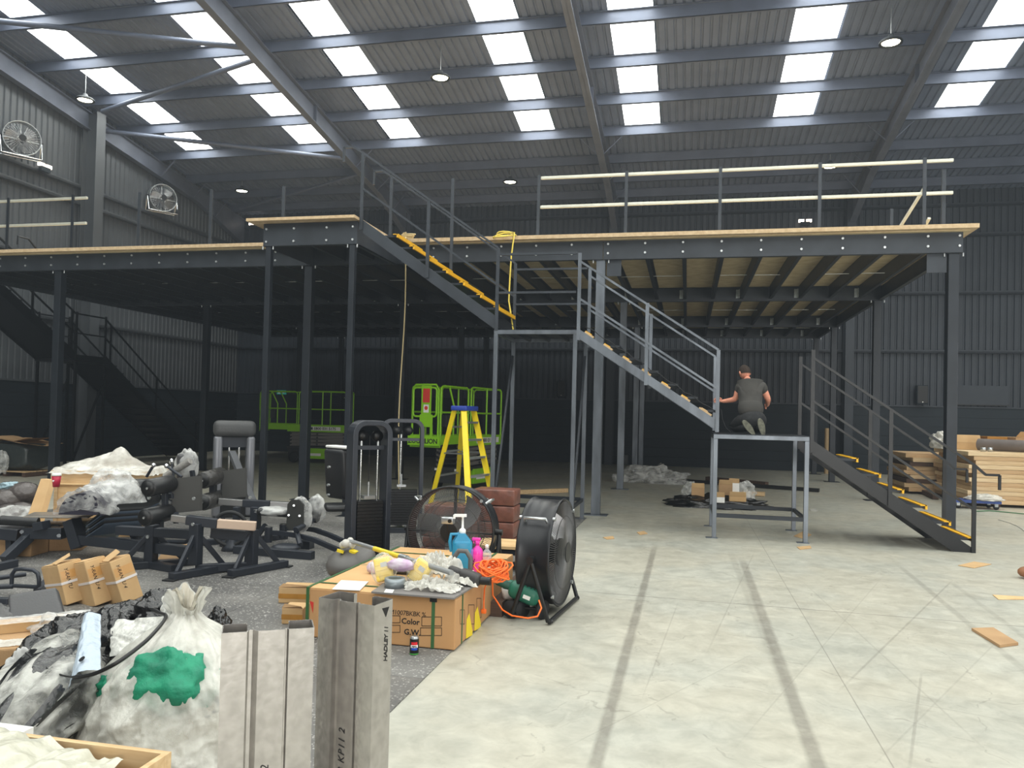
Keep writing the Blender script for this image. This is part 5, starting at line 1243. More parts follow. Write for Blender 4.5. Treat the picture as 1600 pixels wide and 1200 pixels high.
# ------------------------------------------------------------------ the big carton and what lies on it
FX0, FX1, FY0, FY1, FZ = on_floor(474, 1002).x, -1.53, 5.18, 7.0, .365
t = thing('big_carton', 'big brown carton with Color and G.W. print and green straps', 'box', ((FX0+FX1)/2, 6.0, .013))
CT = mat('carton_brown', (188, 146, 100), .85, c2=(178, 134, 88), vscale=2.5)
MB().box((FX0, FY0, .013), (FX1, FY1, FZ-.004)).build('carton_body', CT, t, bevel=.008)
xm = (FX0+FX1)/2
for y0, y1 in ((FY0+.004, (FY0+FY1)/2-.004), ((FY0+FY1)/2+.004, FY1-.004)): MB().box((FX0+.004, y0, FZ-.004), (FX1-.004, y1, FZ)).build('top_flap', mat('carton_top', (212, 172, 122), .85, c2=(200, 158, 108), vscale=3), t)
MB().box((FX0-.002, (FY0+FY1)/2-.035, FZ), (FX1+.002, (FY0+FY1)/2+.035, FZ+.0015)).build('tape', mat('clear_tape', (214, 178, 130), .2), t)
GS_ = mat('green_strap', (56, 96, 56), .4)
sx = at(677, 960, 1, FY0).x
def strap_x(x): MB().box((x-.012, FY0-.004, .014), (x+.012, FY0-.001, FZ+.002)).box((x-.012, FY0-.004, FZ+.002), (x+.012, FY1, FZ+.004)).build('strap', GS_, t)
def strap_y(y): MB().box((FX1+.001, y-.012, .014), (FX1+.004, y+.012, FZ+.004)).box((FX0, y-.012, FZ+.004), (FX1+.004, y+.012, FZ+.006)).build('strap', GS_, t)
strap_x(sx); strap_x(sx-.95); strap_y(at(722, 960, 0, FX1).y); strap_y(6.7)
MB().box((sx-.025, FY0-.01, FZ-.03), (sx+.025, FY0+.02, FZ+.01)).build('strap_clip', M_BLACK, t)
fr = frame3((1, 0, 0), (0, 0, 1))
def on_face(px, py): return at(px, py, 1, FY0-.0015)
def ftext(body, px, py, size, **k): return text_mesh('printed_lettering', body, size, on_face(px, py), fr, M_INK, t, .001, **k)
ftext('FM1007BKBK %', 604, 959, .047, spacing=.92, shear=.05)
ftext('Color', 627, 974, .055, bold=.0012); ftext('G.W.', 631, 991, .055, bold=.0012)
def outline(x0, y0, x1, y1, f=1, ax=1):
    m = MB(); g = (lambda x, y: on_face(x, y)) if ax == 1 else (lambda x, y: at(x, y, 0, FX1+.0015))
    c = [g(x0, y0), g(x1, y0), g(x1, y1), g(x0, y1)]
    for i in range(4): m.bar(c[i], c[(i+1) % 4], .004, .001, (0, -1, 0) if ax == 1 else (1, 0, 0))
    m.build('printed_box', M_INK, t)
outline(659, 964, 690, 978); outline(657, 981, 690, 993); outline(596, 962, 625, 973); outline(596, 977, 625, 988)
outline(719, 953, 726, 975, ax=0); outline(732, 945, 741, 975, ax=0); outline(745, 935, 752, 965, ax=0)
YL = mat('print_yellow', (232, 206, 40), .7)
def side(px, py): return at(px, py, 0, FX1+.0015)
m = MB()
for k in range(2):
    x = 728+k*13; m.prism([side(x, 998-k*12), side(x+1, 968-k*10), side(x+5, 958-k*10), side(x+10, 985-k*12), side(x+10, 992-k*12)], (.0015, 0, 0))
m.build('printed_mark', YL, t)
MB().prism([on_face(484, 939), on_face(490, 941), on_face(489, 958)], (0, -.001, 0)).build('red_triangle', mat('print_red', (200, 50, 40), .7), t)
TZ = FZ+.006
def T_(px, py, z=0): return at(px, py, 2, TZ+z)
# paper, grey board, tape roll
single(MB().prism([T_(519, 921), T_(533, 907), T_(576, 909), T_(562, 923)], (0, 0, .003)), 'paper_sheet', M_WHITE, 'white instruction sheet on the left of the big carton', 'paper')
single(MB().prism([T_(580, 927), T_(607, 908), T_(745, 915), T_(709, 937)], (0, 0, .012)), 'vinyl_tile', mat('panel_grey', (118, 114, 112), .5, bump=.1, bscale=90), 'flat dark grey panel lying on the near corner of the big carton', 'tile')
c = T_(617, 917, .012); t = thing('tape_roll', 'roll of silver duct tape on the grey panel', 'tape', c)
MB().lathe([(.05, 0), (.075, 0), (.075, .065), (.05, .065), (.05, 0)], n=28, caps=False).build('tape', mat('duct_tape', (140, 148, 152), .35, .4), t, world=False); MB().lathe([(.045, 0), (.0495, 0), (.0495, .064), (.045, .064), (.045, 0)], n=28, caps=False).build('core', mat('tape_core', (90, 96, 90), .8), t, world=False)
single(MB().prism([T_(600, 926, .012), T_(603, 921, .012), T_(616, 922, .012), T_(613, 927, .012)], (0, 0, .004)), 'paper_tag', M_WHITE, 'small white tag in front of the tape roll', 'paper')
# crumpled clear bags and gloves
def sheet_c(px, py, sx_, sy_, h, seed, amp=.5): 
    c = T_(px, py, .012); z0 = c.z
    m = MB()
    def fn(u, v):
        x = (u-.5)*2; y = (v-.5)*2; r = 1+.25*rough_n((x, y, 0), 2.2, seed)
        z = max(0, (1-(x*x+y*y)*.62))**.8*h*(1+amp*rough_n((x, y, 1), 3, seed)+amp*.8*(ridge((x, y, 0), 5, seed)-.4))
        return Vector((c.x+x*sx_*r+.02*rough_n((x, y, 3), 6, seed), c.y+y*sy_*r, z0+max(.002+.004*(1+rough_n((x*9, y*9, 0), 1, seed)), z)))
    return m.grid(fn, 60, 44)
single(sheet_c(676, 921, .2, .11, .045, 4, 1.2), 'plastic_packaging', M_FILMW, 'flattened white plastic packaging on the front of the grey panel', 'plastic')
single(sheet_c(684, 906, .22, .13, .14, 7, .8), 'clear_bag', M_FILMW, 'crumpled clear bag heaped between the yellow pack and the black handle', 'bag')
single(sheet_c(722, 913, .13, .08, .07, 12, .9), 'plastic_packaging', M_FILMW, 'crumpled plastic wrapper at the right of the grey panel under the black motor', 'plastic')
# yellow packs in plastic
YP = mat('pack_yellow', (240, 208, 80), .6, c2=(250, 222, 120), vscale=10)
def pack(px, py, rot, label, dx=0):
    c = T_(px, py+1, .012)+Vector((0, 0, .092)); t = thing('yellow_pack', label, 'pack', (c.x, c.y, c.z))
    R = Euler(rot).to_matrix()
    MB().rbox((0, 0, 0), (.125, .06, .17), .012, R, 2).build('folded_cloth', YP, t, world=False)
    m = MB()
    for k in range(3): m.cbox(R @ Vector((-.01+.0*k, -.031, -.05+.04*k)), (.09, .003, .002), R)
    m.build('fold_line', mat('pack_dark_yellow', (214, 176, 56)), t, world=False)
    MB().cbox(R @ Vector((.01, -.0325, .03)), (.05, .001, .035), R).build('paper_label', mat('label_grey', (190, 190, 186), .5), t, world=False)
    m = crumple((0, 0, 0), (.092, .046, .115), None, 41+px, .2, 30, 20, 3, None); m.v = [tuple(R @ Vector(v)) for v in m.v]
    m.build('plastic_wrap', film('thin_clear_film', (235, 235, 230), .22, .1, .8, 14, lo=.0), t, world=False)
pack(599, 908, (-.35, -.25, .3), 'yellow wrapped pack leaning at the left above the tape roll')
pack(656, 912, (-.2, .5, -.2), 'yellow wrapped pack leaning right of the tape roll')
# black tool case and printed packets behind
c = T_(628, 897); t = thing('tool_case', 'long dark tool case lying behind the yellow packs', 'case', c, rot=(0, 0, math.radians(4)))
MB().rbox((0, .05, .045), (.44, .12, .09), .02).build('case_body', mat('case_dark', (62, 64, 62), .5), t, world=False); MB().box((.09, -.0115, .0), (.12, .112, .092)).build('latch_band', M_ALU, t, world=False)
PK = mat('printed_packet', (214, 206, 214), .4, c2=(190, 150, 190), vscale=14)
for px, py, lab, s in ((579, 893, 'small pink and white printed packet left of the yellow pack', 1), (622, 889, 'larger pink and white printed packet on the dark tool case', 2)):
    c = T_(px, py, .02 if s == 1 else .13); r3 = (.05*s, .04, .045)
    single(crumple(c+Vector((0, .05, .02)), r3, None, s, .18, 26, 18, 3, None), 'printed_packet', PK, lab, 'packet')
# long reach sander: head, pole, motor
t0 = T_(640, 890); t = thing('long_reach_sander', 'long reach drywall sander with a grey round head, pole and black motor', 'tool', t0)
hc = at(546, 868, 1, 6.4); n_ = Vector((-.15, -.35, .92)).normalized()
SG = mat('sander_grey', (92, 90, 88), .45)
MB().lathe([(0, -.1), (.19, -.1), (.22, -.085), (.22, -.03), (.19, .01), (.1, .035), (0, .04)], hc, 32, n_).build('head_shroud', SG, t)
MB().lathe([(.17, -.125), (.19, -.125), (.19, -.1), (.17, -.1)], hc, 32, n_, caps=False).build('brush_ring', M_BLACK, t)
jc = hc + n_*.06
MB().cbox(hc+n_*.045+Vector((-.06, -.03, 0)), (.06, .05, .02), (0, .3, .4)).cbox(hc+n_*.045+Vector((.06, -.01, .0)), (.07, .05, .02), (.1, .2, -.3)).build('yellow_label', YL, t)
m = MB()
for dx, dy, dz, r in ((-.06, .03, .03, .035), (-.02, .0, .05, .04), (.03, .02, .04, .035), (.0, .05, .07, .03)): m.ball(jc+Vector((dx, dy, dz)), r, 12, 8)
m.build('swivel_joint', mat('joint_pale', (196, 194, 186), .4), t)
pa = jc+Vector((.0, .04, .07)); pb = T_(712, 897, .16)
MB().tube([pa, pa.lerp(pb, .28)], .018, 12).build('pole', mat('pole_silver', (186, 188, 190), .3, .6), t); MB().tube([pa.lerp(pb, .28), pa.lerp(pb, .56)], .02, 12).build('pole_sleeve', mat('pole_yellow', (232, 206, 60), .4), t)
MB().tube([pa.lerp(pb, .56), pa.lerp(pb, .97)], .019, 12).build('pole', mat('pole_grey', (140, 142, 142), .4), t); MB().tube([pa.lerp(pb, .54), pa.lerp(pb, .6)], .026, 12).build('pole_clamp', M_ALU, t)
mc = T_(738, 902, .07); DK = mat('tool_dark', (52, 50, 50), .5)
MB().rbox(mc+Vector((-.02, 0, -.005)), (.17, .11, .1), .03, (0, .25, -.1), 3).build('motor_body', DK, t); MB().rbox(mc+Vector((-.13, 0, .03)), (.12, .07, .07), .025, (0, .3, 0), 3).build('gear_housing', DK, t)
h0 = T_(706, 897, .05); MB().tube([h0, h0+Vector((.01, 0, .12)), h0+Vector((.05, 0, .18)), h0+Vector((.11, 0, .18)), h0+Vector((.145, 0, .13)), h0+Vector((.145, 0, .03))], .019, 12).build('loop_handle', SG, t)
MB().cyl(mc+Vector((.06, 0, -.02)), mc+Vector((.14, 0, -.02)), .03, n=14).build('hose_port', M_BLACK, t)
# containers behind
def jug():
    c = at(729, 897, 2, TZ); c = Vector((c.x, min(c.y, FY1-.12), TZ)); c = T_(721, 893)
    t = thing('pump_jug', 'blue five-litre jug with a white pump on the back of the big carton', 'jug', c, .35)
    BL = mat('jug_blue', (36, 132, 172), .35, c2=(48, 150, 186), vscale=5); MG = mat('jug_liquid', (126, 92, 170), .3)
    MB().rbox((0, 0, .13), (.16, .13, .26), .03, seg=3).build('jug_body', BL, t, world=False); MB().prism([(-.07, -.055, .25), (.07, -.055, .25), (.02, -.04, .31), (-.03, -.04, .31)], (0, .1, 0)).build('jug_shoulder', BL, t, world=False)
    MB().rbox((.075, 0, .1), (.03, .12, .18), .012).build('liquid_strip', MG, t, world=False)  # purple slab along the right side of the jug
    MB().tube([(-.03, 0, .3), (-.09, 0, .3), (-.1, 0, .24), (-.085, 0, .16)], .014, 8).build('side_handle', BL, t, world=False)
    MB().lathe([(.024, .3), (.027, .3), (.027, .335), (.018, .345), (.01, .35), (.008, .43), (.012, .435), (.012, .445), (0, .445)], (0, 0, 0), 16).build('pump_collar', M_WHITE, t, world=False)
    MB().box((-.07, -.012, .44), (.03, .012, .462)).box((-.078, -.01, .425), (-.06, .01, .455)).build('pump_spout', M_WHITE, t, world=False)
jug()
def bottle(px, py, r, h, mbody, mcap, label, name, lab_m, spray=False):
    c = T_(px, py); t = thing(name, label, 'bottle', c)
    MB().lathe([(0, 0), (r*.95, 0), (r, h*.05), (r, h*.62), (r*.9, h*.72), (r*.45, h*.8), (r*.32, h*.84), (r*.32, h*.9), (0, h*.9)], n=24).build('bottle_body', mbody, t, world=False)
    MB().lathe([(0, h*.86), (r*.38, h*.86), (r*.38, h*.98), (0, h)], n=16).build('cap', mcap, t, world=False)
    MB().lathe([(r*1.01, h*.25), (r*1.01, h*.58)], n=24, caps=False).build('label', lab_m, t, world=False)
    if spray: MB().rbox((-.01, 0, h*1.03), (.07, .02, .028), .006).tube([(-.035, 0, h*1.0), (-.03, 0, h*.9)], .005, 6).build('spray_trigger', mcap, t, world=False)
    return t
PKM = mat('pink_liquid', (240, 60, 170), .25)
t = bottle(745, 894, .046, .255, PKM, PKM, 'bright pink spray bottle between the blue jug and the clear bottle', 'spray_bottle', mat('pink_label', (244, 80, 180), .5, c2=(236, 40, 150), vscale=20), True)
W = WM[t.name]; text_mesh('bottle_lettering', 'MUC', .03, W @ Vector((-.008, -.0455, .05)), frame3((0, 0, 1), (-1, 0, 0)), M_INK, t, .001, bold=.0008)
bottle(760, 894, .038, .225, film('clear_pet', (220, 225, 228), .35, .08, .2, 9, lo=.2), M_WHITE, 'clear plastic bottle with a red and white label right of the pink bottle', 'water_bottle', mat('red_label', (222, 92, 60), .5, c2=(240, 236, 230), vscale=16))
# orange extension cable, coiled
cc = T_(768, 903, .04); pts = []
for k in range(210):
    a = k*.42; r = .1+.035*math.sin(k*.19)+.02*math.sin(k*.77); pts.append(cc+Vector((r*math.cos(a), .04+.6*r*math.sin(a), .045+.05*math.sin(k*.31+a*.5)+.03*math.sin(a))))
t = thing('orange_cable', 'tangled orange extension cable on the right end of the big carton', 'cable', cc)
MB().tube(pts, .0065, 6).build('cable_coil', M_ORANGE, t)
e = at(756, 952, 0, FX1+.03); MB().tube([cc+Vector((-.02, -.02, .0)), at(757, 920, 0, FX1+.02), at(756, 940, 0, FX1+.03), e], .006, 6).build('cable_end', M_ORANGE, t); MB().rbox(e+Vector((0, 0, -.015)), (.04, .03, .035), .008).build('plug', M_ORANGE, t)
g0 = on_floor(815, 962)
MB().tube([cc+Vector((.02, -.05, 0)), at(770, 930, 1, 5.9), at(785, 953, 1, 5.8), at(800, 962, 1, 5.75), at(825, 966, 1, 5.7), at(840, 963, 1, 5.7), at(846, 950, 1, 5.75), at(842, 938, 1, 5.8)], .0065, 6).build('trailing_lead', M_ORANGE, t)
# green wheeled electric tool
g = on_floor(832, 968); t = thing('garden_tool', 'green electric garden tool standing on two small black wheels', 'tool', (g.x, g.y, 0))
GR = mat('tool_green', (30, 104, 84), .4)
c = at(820, 926, 1, g.y+.02)
MB().rbox(c, (.27, .15, .15), .06, (0, math.radians(18), 0), 4).build('motor_housing', GR, t); MB().rbox(c+Vector((-.17, 0, .055)), (.16, .06, .06), .025, (0, math.radians(18), 0), 3).build('shaft_neck', mat('neck_green', (24, 76, 62), .5), t)
m = MB()
for k in range(5): m.cbox(c+Vector((-.03+.03*k, 0, .078-.01*k)), (.012, .1, .01), (0, .3, 0))
m.build('vent_slats', M_BLACK, t); MB().cbox(c+Vector((.03, -.077, -.02)), (.06, .004, .03), (0, .3, 0)).build('maker_label', M_WHITE, t)
for x in (-.085, .075):
    MB().lathe([(0, -.018), (.075, -.018), (.08, 0), (.075, .018), (0, .018)], (g.x+x, g.y+.03, .08), 22, (.9, -.4, 0)).build('wheel', M_RUB, t); MB().tube([Vector((g.x+x, g.y+.03, .08)), c+Vector((x*1.1, 0, -.06))], .014, 8).build('fork', M_BLACK, t)
MB().tube([Vector((g.x-.085, g.y+.03, .08)), Vector((g.x+.075, g.y+.03, .08))], .012, 8).build('axle', M_BLACK, t)
# dark timber sleeper and green-white tub beside the carton
a = on_floor(773, 970); b_ = on_floor(838, 925)
single(MB().bar(Vector((a.x-.05, a.y+.12, .06)), Vector((b_.x-.15, b_.y+.1, .06)), .16, .12), 'timber_sleeper', M_DWOOD, 'dark rough timber sleeper on the floor right of the big carton', 'timber')
p = Vector((FX1+.12, 6.35, .121)); t = thing('tub', 'small green and white tub behind the dark timber sleeper', 'tub', p)
MB().lathe([(0, 0), (.06, 0), (.07, .08), (0, .08)], n=20).build('tub_body', M_WHITE, t, world=False); MB().ball((0, 0, .1), (.065, .06, .05), 16, 10).build('tub_lid', GR, t, world=False)
# drinks can
c = on_floor(647, 1022, .009); t = thing('drinks_can', 'black cola can with red white and blue roundel standing on the rubber floor', 'can', c)
MB().lathe([(0, 0), (.024, 0), (.031, .01), (.031, .108)], n=26).build('can_body', M_BLACK, t, world=False); MB().lathe([(.031, .108), (.026, .118), (.027, .121), (0, .119)], n=26).build('can_top', M_ALU, t, world=False)
dirn = Vector((-c.x, -c.y, 0)).normalized(); ang = math.atan2(dirn.y, dirn.x)
def patch(z0, z1, hw, m, nm, k=1.02, cv=0):
    mm = MB(); 
    def fn(u, v):
        a = ang + (u-.5)*2*hw*math.sqrt(max(0.02, 1-(2*v-1)**2*0)) ; z = z0+(z1-z0)*v + cv*math.sin(u*2*PI); return Vector((.031*k*math.cos(a), .031*k*math.sin(a), z))
    mm.grid(fn, 14, 5); mm.build(nm, m, t, world=False)
patch(.068, .088, .7, mat('can_red', (210, 30, 40), .4), 'red_half'); patch(.034, .05, .7, mat('can_blue', (20, 70, 180), .4), 'blue_half'); patch(.05, .068, .85, M_WHITE, 'white_band', cv=0)
patch(.004, .012, 1.2, mat('can_lime', (60, 150, 60), .4), 'green_band')
tl = dirn.cross(Vector((0, 0, 1))).normalized()*-1
text_mesh('can_lettering', 'PEPSI', .015, WM[t.name] @ (dirn*.0325+Vector((0, 0, .053))), frame3(tl, (0, 0, 1)), M_INK, t, .0006, 'CENTER', bold=.0006)

# ------------------------------------------------------------------ two upright galvanised steel profiles in the foreground
GZ = mat('galvanised_spangle', (192, 188, 184), .27, .82, c2=(172, 168, 164), vscale=40, bump=.04, bscale=60, detail=6)
def profile(label, base, ang_, wdt, h, flange, lip, text, tz):
    t = thing('steel_profile', label, 'steel', (base.x, base.y, .009), ang_)
    w2 = wdt/2; th = .0025; g = .012
    # seen from above: back lip, left flange, web with two shallow grooves, right flange, back lip
    pl = [(-w2+lip, flange), (-w2+.004, flange), (-w2, flange-.004), (-w2, 0), (-w2*.46, 0), (-w2*.42, g), (-w2*.34, g), (-w2*.22, 0), (w2*.36, 0), (w2*.37, g*.6), (w2*.40, g*.6), (w2*.44, 0), (w2, 0), (w2, flange-.004), (w2-.004, flange), (w2-lip, flange), (w2-lip, flange-.012)]
    pl = [(-w2+lip, flange-.012)] + pl
    m = MB(); P3 = [Vector((x, y, 0)) for x, y in pl]; n = len(P3); off = []
    for i, p in enumerate(P3):
        a = (P3[i]-P3[i-1]).normalized() if i else (P3[1]-P3[0]).normalized(); b_ = (P3[i+1]-P3[i]).normalized() if i < n-1 else a
        d = (a+b_).normalized(); off.append(p + Vector((-d.y, d.x, 0))*th)
    ring = P3+off[::-1]; k = len(ring)
    vs = [Vector((v.x, v.y, z)) for z in (0, h) for v in ring]
    m.add(vs, [(i, (i+1) % k, k+(i+1) % k, k+i) for i in range(k)] + [(k+i, k+i+1, 2*k-2-i, 2*k-1-i) for i in range(n-1)])
    m.build('profile', GZ, t, world=False)
    W = WM[t.name]; R3 = W.to_3x3()
    text_mesh('stamped_code', text, .023, W @ Vector((w2*.08, -.0008, h-.425)), R3 @ frame3((0, 0, 1), (-1, 0, 0)), M_INK, t, .0006, shear=.25, spacing=1.15)
    # dot-matrix line on the right flange, written downwards
    text_mesh('flange_lettering', 'HADLEY 11', .018, W @ Vector((w2+.0006, flange*.72, h-.135)), R3 @ frame3((0, 0, 1), (0, -1, 0)), M_INK, t, .0006, shear=.3, spacing=.85, bold=.0002)
    m = MB(); m.T = Matrix.Identity(4); m.prism([(w2+.0003, flange*.4, h-.012), (w2+.0003, flange*.75, h-.014), (w2+.0003, flange*.6, h-.034)], (.0005, 0, 0)); m.build('printed_arrow', M_INK, t, world=False)
    return t
DA = 1.62
def atdepth(px, py, dep):
    d = CR*((px-CX)/F_PX) - CU*((py-CY)/F_PX) + CF; return Vector((0, 0, EYE)) + d*dep
a0 = atdepth(420, 985, DA); profile('left galvanised steel profile standing upright in the foreground', a0, math.radians(31), .185, a0.z-.009, .068, .05, '23/LB KP11 2', a0.z-.009-.62)
b0 = atdepth(541, 940, DA+.1); profile('right taller galvanised steel profile standing upright with a printed code', b0, math.radians(-12), .15, b0.z-.009, .075, .05, '23/LB KP11 2', b0.z-.009-.52)
# ------------------------------------------------------------------ three strapped cartons leaning left
def leaning_box(i, TL, TR, BR, label, open_flap=False):
    dep = 6.35
    tl, tr, br = atdepth(*TL, dep-.075), atdepth(*TR, dep+.075), atdepth(*BR, dep+.075)
    x = (tr-tl); w_ = x.length; x.normalize(); dn = (br-tr); dn.normalize(); h = (tl.z-.02)/abs(dn.z); z = -dn; y = z.cross(x).normalized(); z = x.cross(y)
    R = Matrix((x, y, z)).transposed(); base = tl + x*w_/2 - z*h
    t = thing('carton', label, 'box', base, rot=R.to_euler()); D = .34
    w_ *= .97
    MB().box((-w_/2, 0, 0), (w_/2, D, h)).build('carton_body', M_CARD2, t, world=False, bevel=.006)
    MB().box((-w_/2-.003, -.0035, h*.5), (w_/2+.003, D+.003, h*.5+.02)).build('strap', mat('white_strap', (214, 208, 206), .4), t, world=False)
    MB().box((-w_/2+.01, -.0012, h*.62), (w_/2-.01, -.0002, h*.82)).build('tape', mat('tape_tan', (196, 148, 88), .3), t, world=False)
    W = WM[t.name]; text_mesh('handwriting', 'Y-RANTU' + (' 4' if i else ''), .042, W @ Vector((-w_*.28, -.0018, h*.9)), W.to_3x3() @ frame3((.04, 0, -1), (1, 0, .04)), M_INK, t, .0008, shear=.35, spacing=.95)
    MB().prism([(-w_/2+.004, .01, h+.002), (w_/2-.004, .01, h+.002), (w_/2-.004, D/2, h+.004), (-w_/2+.004, D/2, h+.004)], (0, 0, .003)).prism([(-w_/2+.004, D/2+.004, h+.002), (w_/2-.004, D/2+.004, h+.002), (w_/2-.004, D-.01, h+.004), (-w_/2+.004, D-.01, h+.004)], (0, 0, .003)).build('top_flap', M_CARD2, t, world=False)
    if open_flap: MB().prism([(-w_*.5, .02, h+.006), (w_*.1, .0, h+.045), (w_*.45, D*.5, h+.06), (-w_*.3, D*.6, h+.012)], (0, 0, .004)).build('torn_flap', M_CARD2, t, world=False)
leaning_box(0, (88.7, 883.7), (127, 872.5), (147, 953), 'leftmost of three leaning tan cartons, its top flap torn open', True)
leaning_box(1, (130.7, 878.5), (164.5, 868), (191.5, 964), 'middle of three leaning tan cartons with a white strap')
leaning_box(2, (170.5, 879), (203.5, 865.7), (223.7, 949), 'rightmost of three leaning tan cartons with a raised back flap', True)

# ------------------------------------------------------------------ plywood box with the wrapped tray, the cup, wrapped roller pad
def D_(px, py, d): return atdepth(px, py, d)
dep = 9.6
a, b_ = D_(66, 757, dep), D_(196, 752, dep); zt_ = D_(100, 755, dep).z
base = (a+b_)/2; t = thing('plywood_crate', 'pale plywood crate standing behind the left bench frame', 'crate', (base.x, base.y+.45, 0), math.radians(20))
MB().box((-.5, -.4, 0), (.5, .4, zt_-.02)).build('crate_body', M_PLY, t, world=False, bevel=.004); MB().box((-.53, -.43, zt_-.02), (.53, .43, zt_)).build('crate_lid', M_PLY, t, world=False, bevel=.004)
for x in (-.5, .46): MB().box((x, -.415, .0), (x+.04, -.401, zt_-.021)).build('batten', M_WOOD, t, world=False)
cb = (base.x, base.y+.45)
q0, q1, q2, q3 = D_(41, 812, 9.0), D_(60, 816, 9.0), D_(79, 750, 9.3), D_(64, 748, 9.3)
single(MB().prism([q0, q1, q2, q3], (.03, .05, 0)), 'cardboard_sheet', M_CARD2, 'tan cardboard sheet leaning against the left side of the plywood crate', 'cardboard')
ta, tb = D_(68, 752, dep+.1), D_(214, 748, dep+.2); zc = zt_
t = thing('wrapped_tray', 'pine tray wrapped in milky film on the plywood crate', 'tray', (cb[0]+.05, cb[1], zt_+.001), math.radians(16))
for y in (-.36, .34): MB().box((-.6, y, 0), (.6, y+.025, .15)).build('tray_side', M_WOOD, t, world=False)
for x in (-.6, .58): MB().box((x, -.335, 0), (x+.025, .34, .15)).build('tray_end', M_WOOD, t, world=False)
MB().box((-.57, -.33, .0), (.57, .33, .02)).build('tray_base', M_PLY, t, world=False)
def wrap(u, v):
    x = (u-.5)*2; y = (v-.5)*2; e = max(abs(x), abs(y))
    z = .155 + .03*(1-x*x)*(1-y*y) + .24*max(0, 1-1.9*math.hypot(x-.1, y-.1)) + .09*math.exp(-((x+.5)**2+y*y)*7) + .03*rough_n((x*2, y*2, 0), 2) + .02*ridge((x, y, 0), 5)
    if e > .93: z = .115+.02*rough_n((x*3, y*3, 1), 2)
    return Vector((x*.645, y*.4, z))
MB().grid(wrap, 54, 36).build('film_wrap', M_FILMW, t, world=False)
c = D_(88, 755, dep-.45); c.z = zt_+.001
t = thing('paper_cup', 'red paper coffee cup with a white lid on the plywood crate', 'cup', c)
RC = mat('cup_red', (178, 28, 62), .5)
MB().lathe([(0, 0), (.036, 0), (.05, .13), (0, .13)], n=24).build('cup_body', RC, t, world=False); MB().lathe([(0, .13), (.053, .13), (.053, .145), (.046, .16), (0, .16)], n=24).build('lid', M_WHITE, t, world=False)
MB().prism([(-.012, -.05, .075), (0, -.05, .06), (.012, -.05, .075), (.006, -.05, .084), (0, -.05, .078), (-.006, -.05, .084)], (0, .012, 0)).build('white_heart', M_WHITE, t, world=False)
# wrapped half-round pad
c = D_(130, 792, 8.0); ax_ = (D_(190, 772, 8.9)-c); L_ = ax_.length; 
t = thing('wrapped_pad', 'half-round black pad wrapped in clear film in front of the plywood crate', 'pad', (c.x, c.y, c.z-.09))
ax_.normalize(); up = Vector((0, 0, 1)); sd = ax_.cross(up).normalized(); up = sd.cross(ax_)
def half(s_, r0=.235, seed=0, amp=.0):
    def fn(u, v):
        a = PI*u; r = r0*(1+amp*rough_n((u*6, v*5, 0), 2, seed)+amp*.8*ridge((u*3, v*3, 0), 2.4, seed))
        return c - up*.08 + ax_*(L_*v-.02) + sd*(r*math.cos(a)) + up*(r*math.sin(a)*.95)
    return fn
m = MB().grid(half(1), 22, 6)
for v in (0, 1):
    pts = [half(1)(k/20, v) for k in range(21)]; m.add(pts, [tuple(range(21)) if v else tuple(range(21))[::-1]])
m.add([half(1)(0, 0), half(1)(1, 0), half(1)(1, 1), half(1)(0, 1)], [(0, 1, 2, 3)])
m.build('pad_body', mat('pad_bluish', (46, 44, 58), .35, bump=.4, bscale=20), t)
m = MB().grid(half(1, .262, 4, .14), 40, 26); pts = [c - ax_*.03 - up*.08]
m.grid(lambda u, v: (c-ax_*.035-up*.02).lerp(half(1, .262, 4, .14)(u, 0), v) + ax_*(-.025*rough_n((u*8, v*4, 0), 2)), 30, 8)
m.build('film_wrap', M_FILMC, t)
bag('plastic_sheet', M_FILMC, 'loose clear plastic heaped on the right end of the wrapped half-round pad', 'plastic', D_(178, 768, 8.6), (.28, .18, .22), 17, .35, flat=None)
# stack of dark sheets under it
t = thing('dark_sheets', 'stack of dark flexible sheets sagging behind the long bench beam', 'sheets', on_floor(165, 880))
for k in range(6):
    A = [D_(134, 838-k*4, 7.9), D_(158, 822-k*4.5, 8.0), D_(172, 812-k*3.5, 8.1), D_(186, 800-k*2.5, 8.2)]
    m = MB(); m.grid(lambda u, v: (A[min(3, int(u*3))].lerp(A[min(3, int(u*3)+1)], u*3-int(u*3)) if u < 1 else A[3])+Vector((.12*v, .5*v, -.02*v)), 13, 3); m.grid(lambda u, v: (A[min(3, int(u*3))].lerp(A[min(3, int(u*3)+1)], u*3-int(u*3)) if u < 1 else A[3])+Vector((0, 0, -.014*v)), 13, 2)
    m.build('sheet', [mat('sheet_slate', (48, 58, 70), .35), M_BLACK][k % 2], t)
single(MB().rbox(D_(148, 826, 8.5), (.5, .35, .16), .03, (.1, .1, .5)), 'grey_wrapped_block', mat('wrap_greygreen', (112, 120, 120), .3, bump=.6, bscale=9), 'grey-green wrapped block under the half-round pad', 'block')
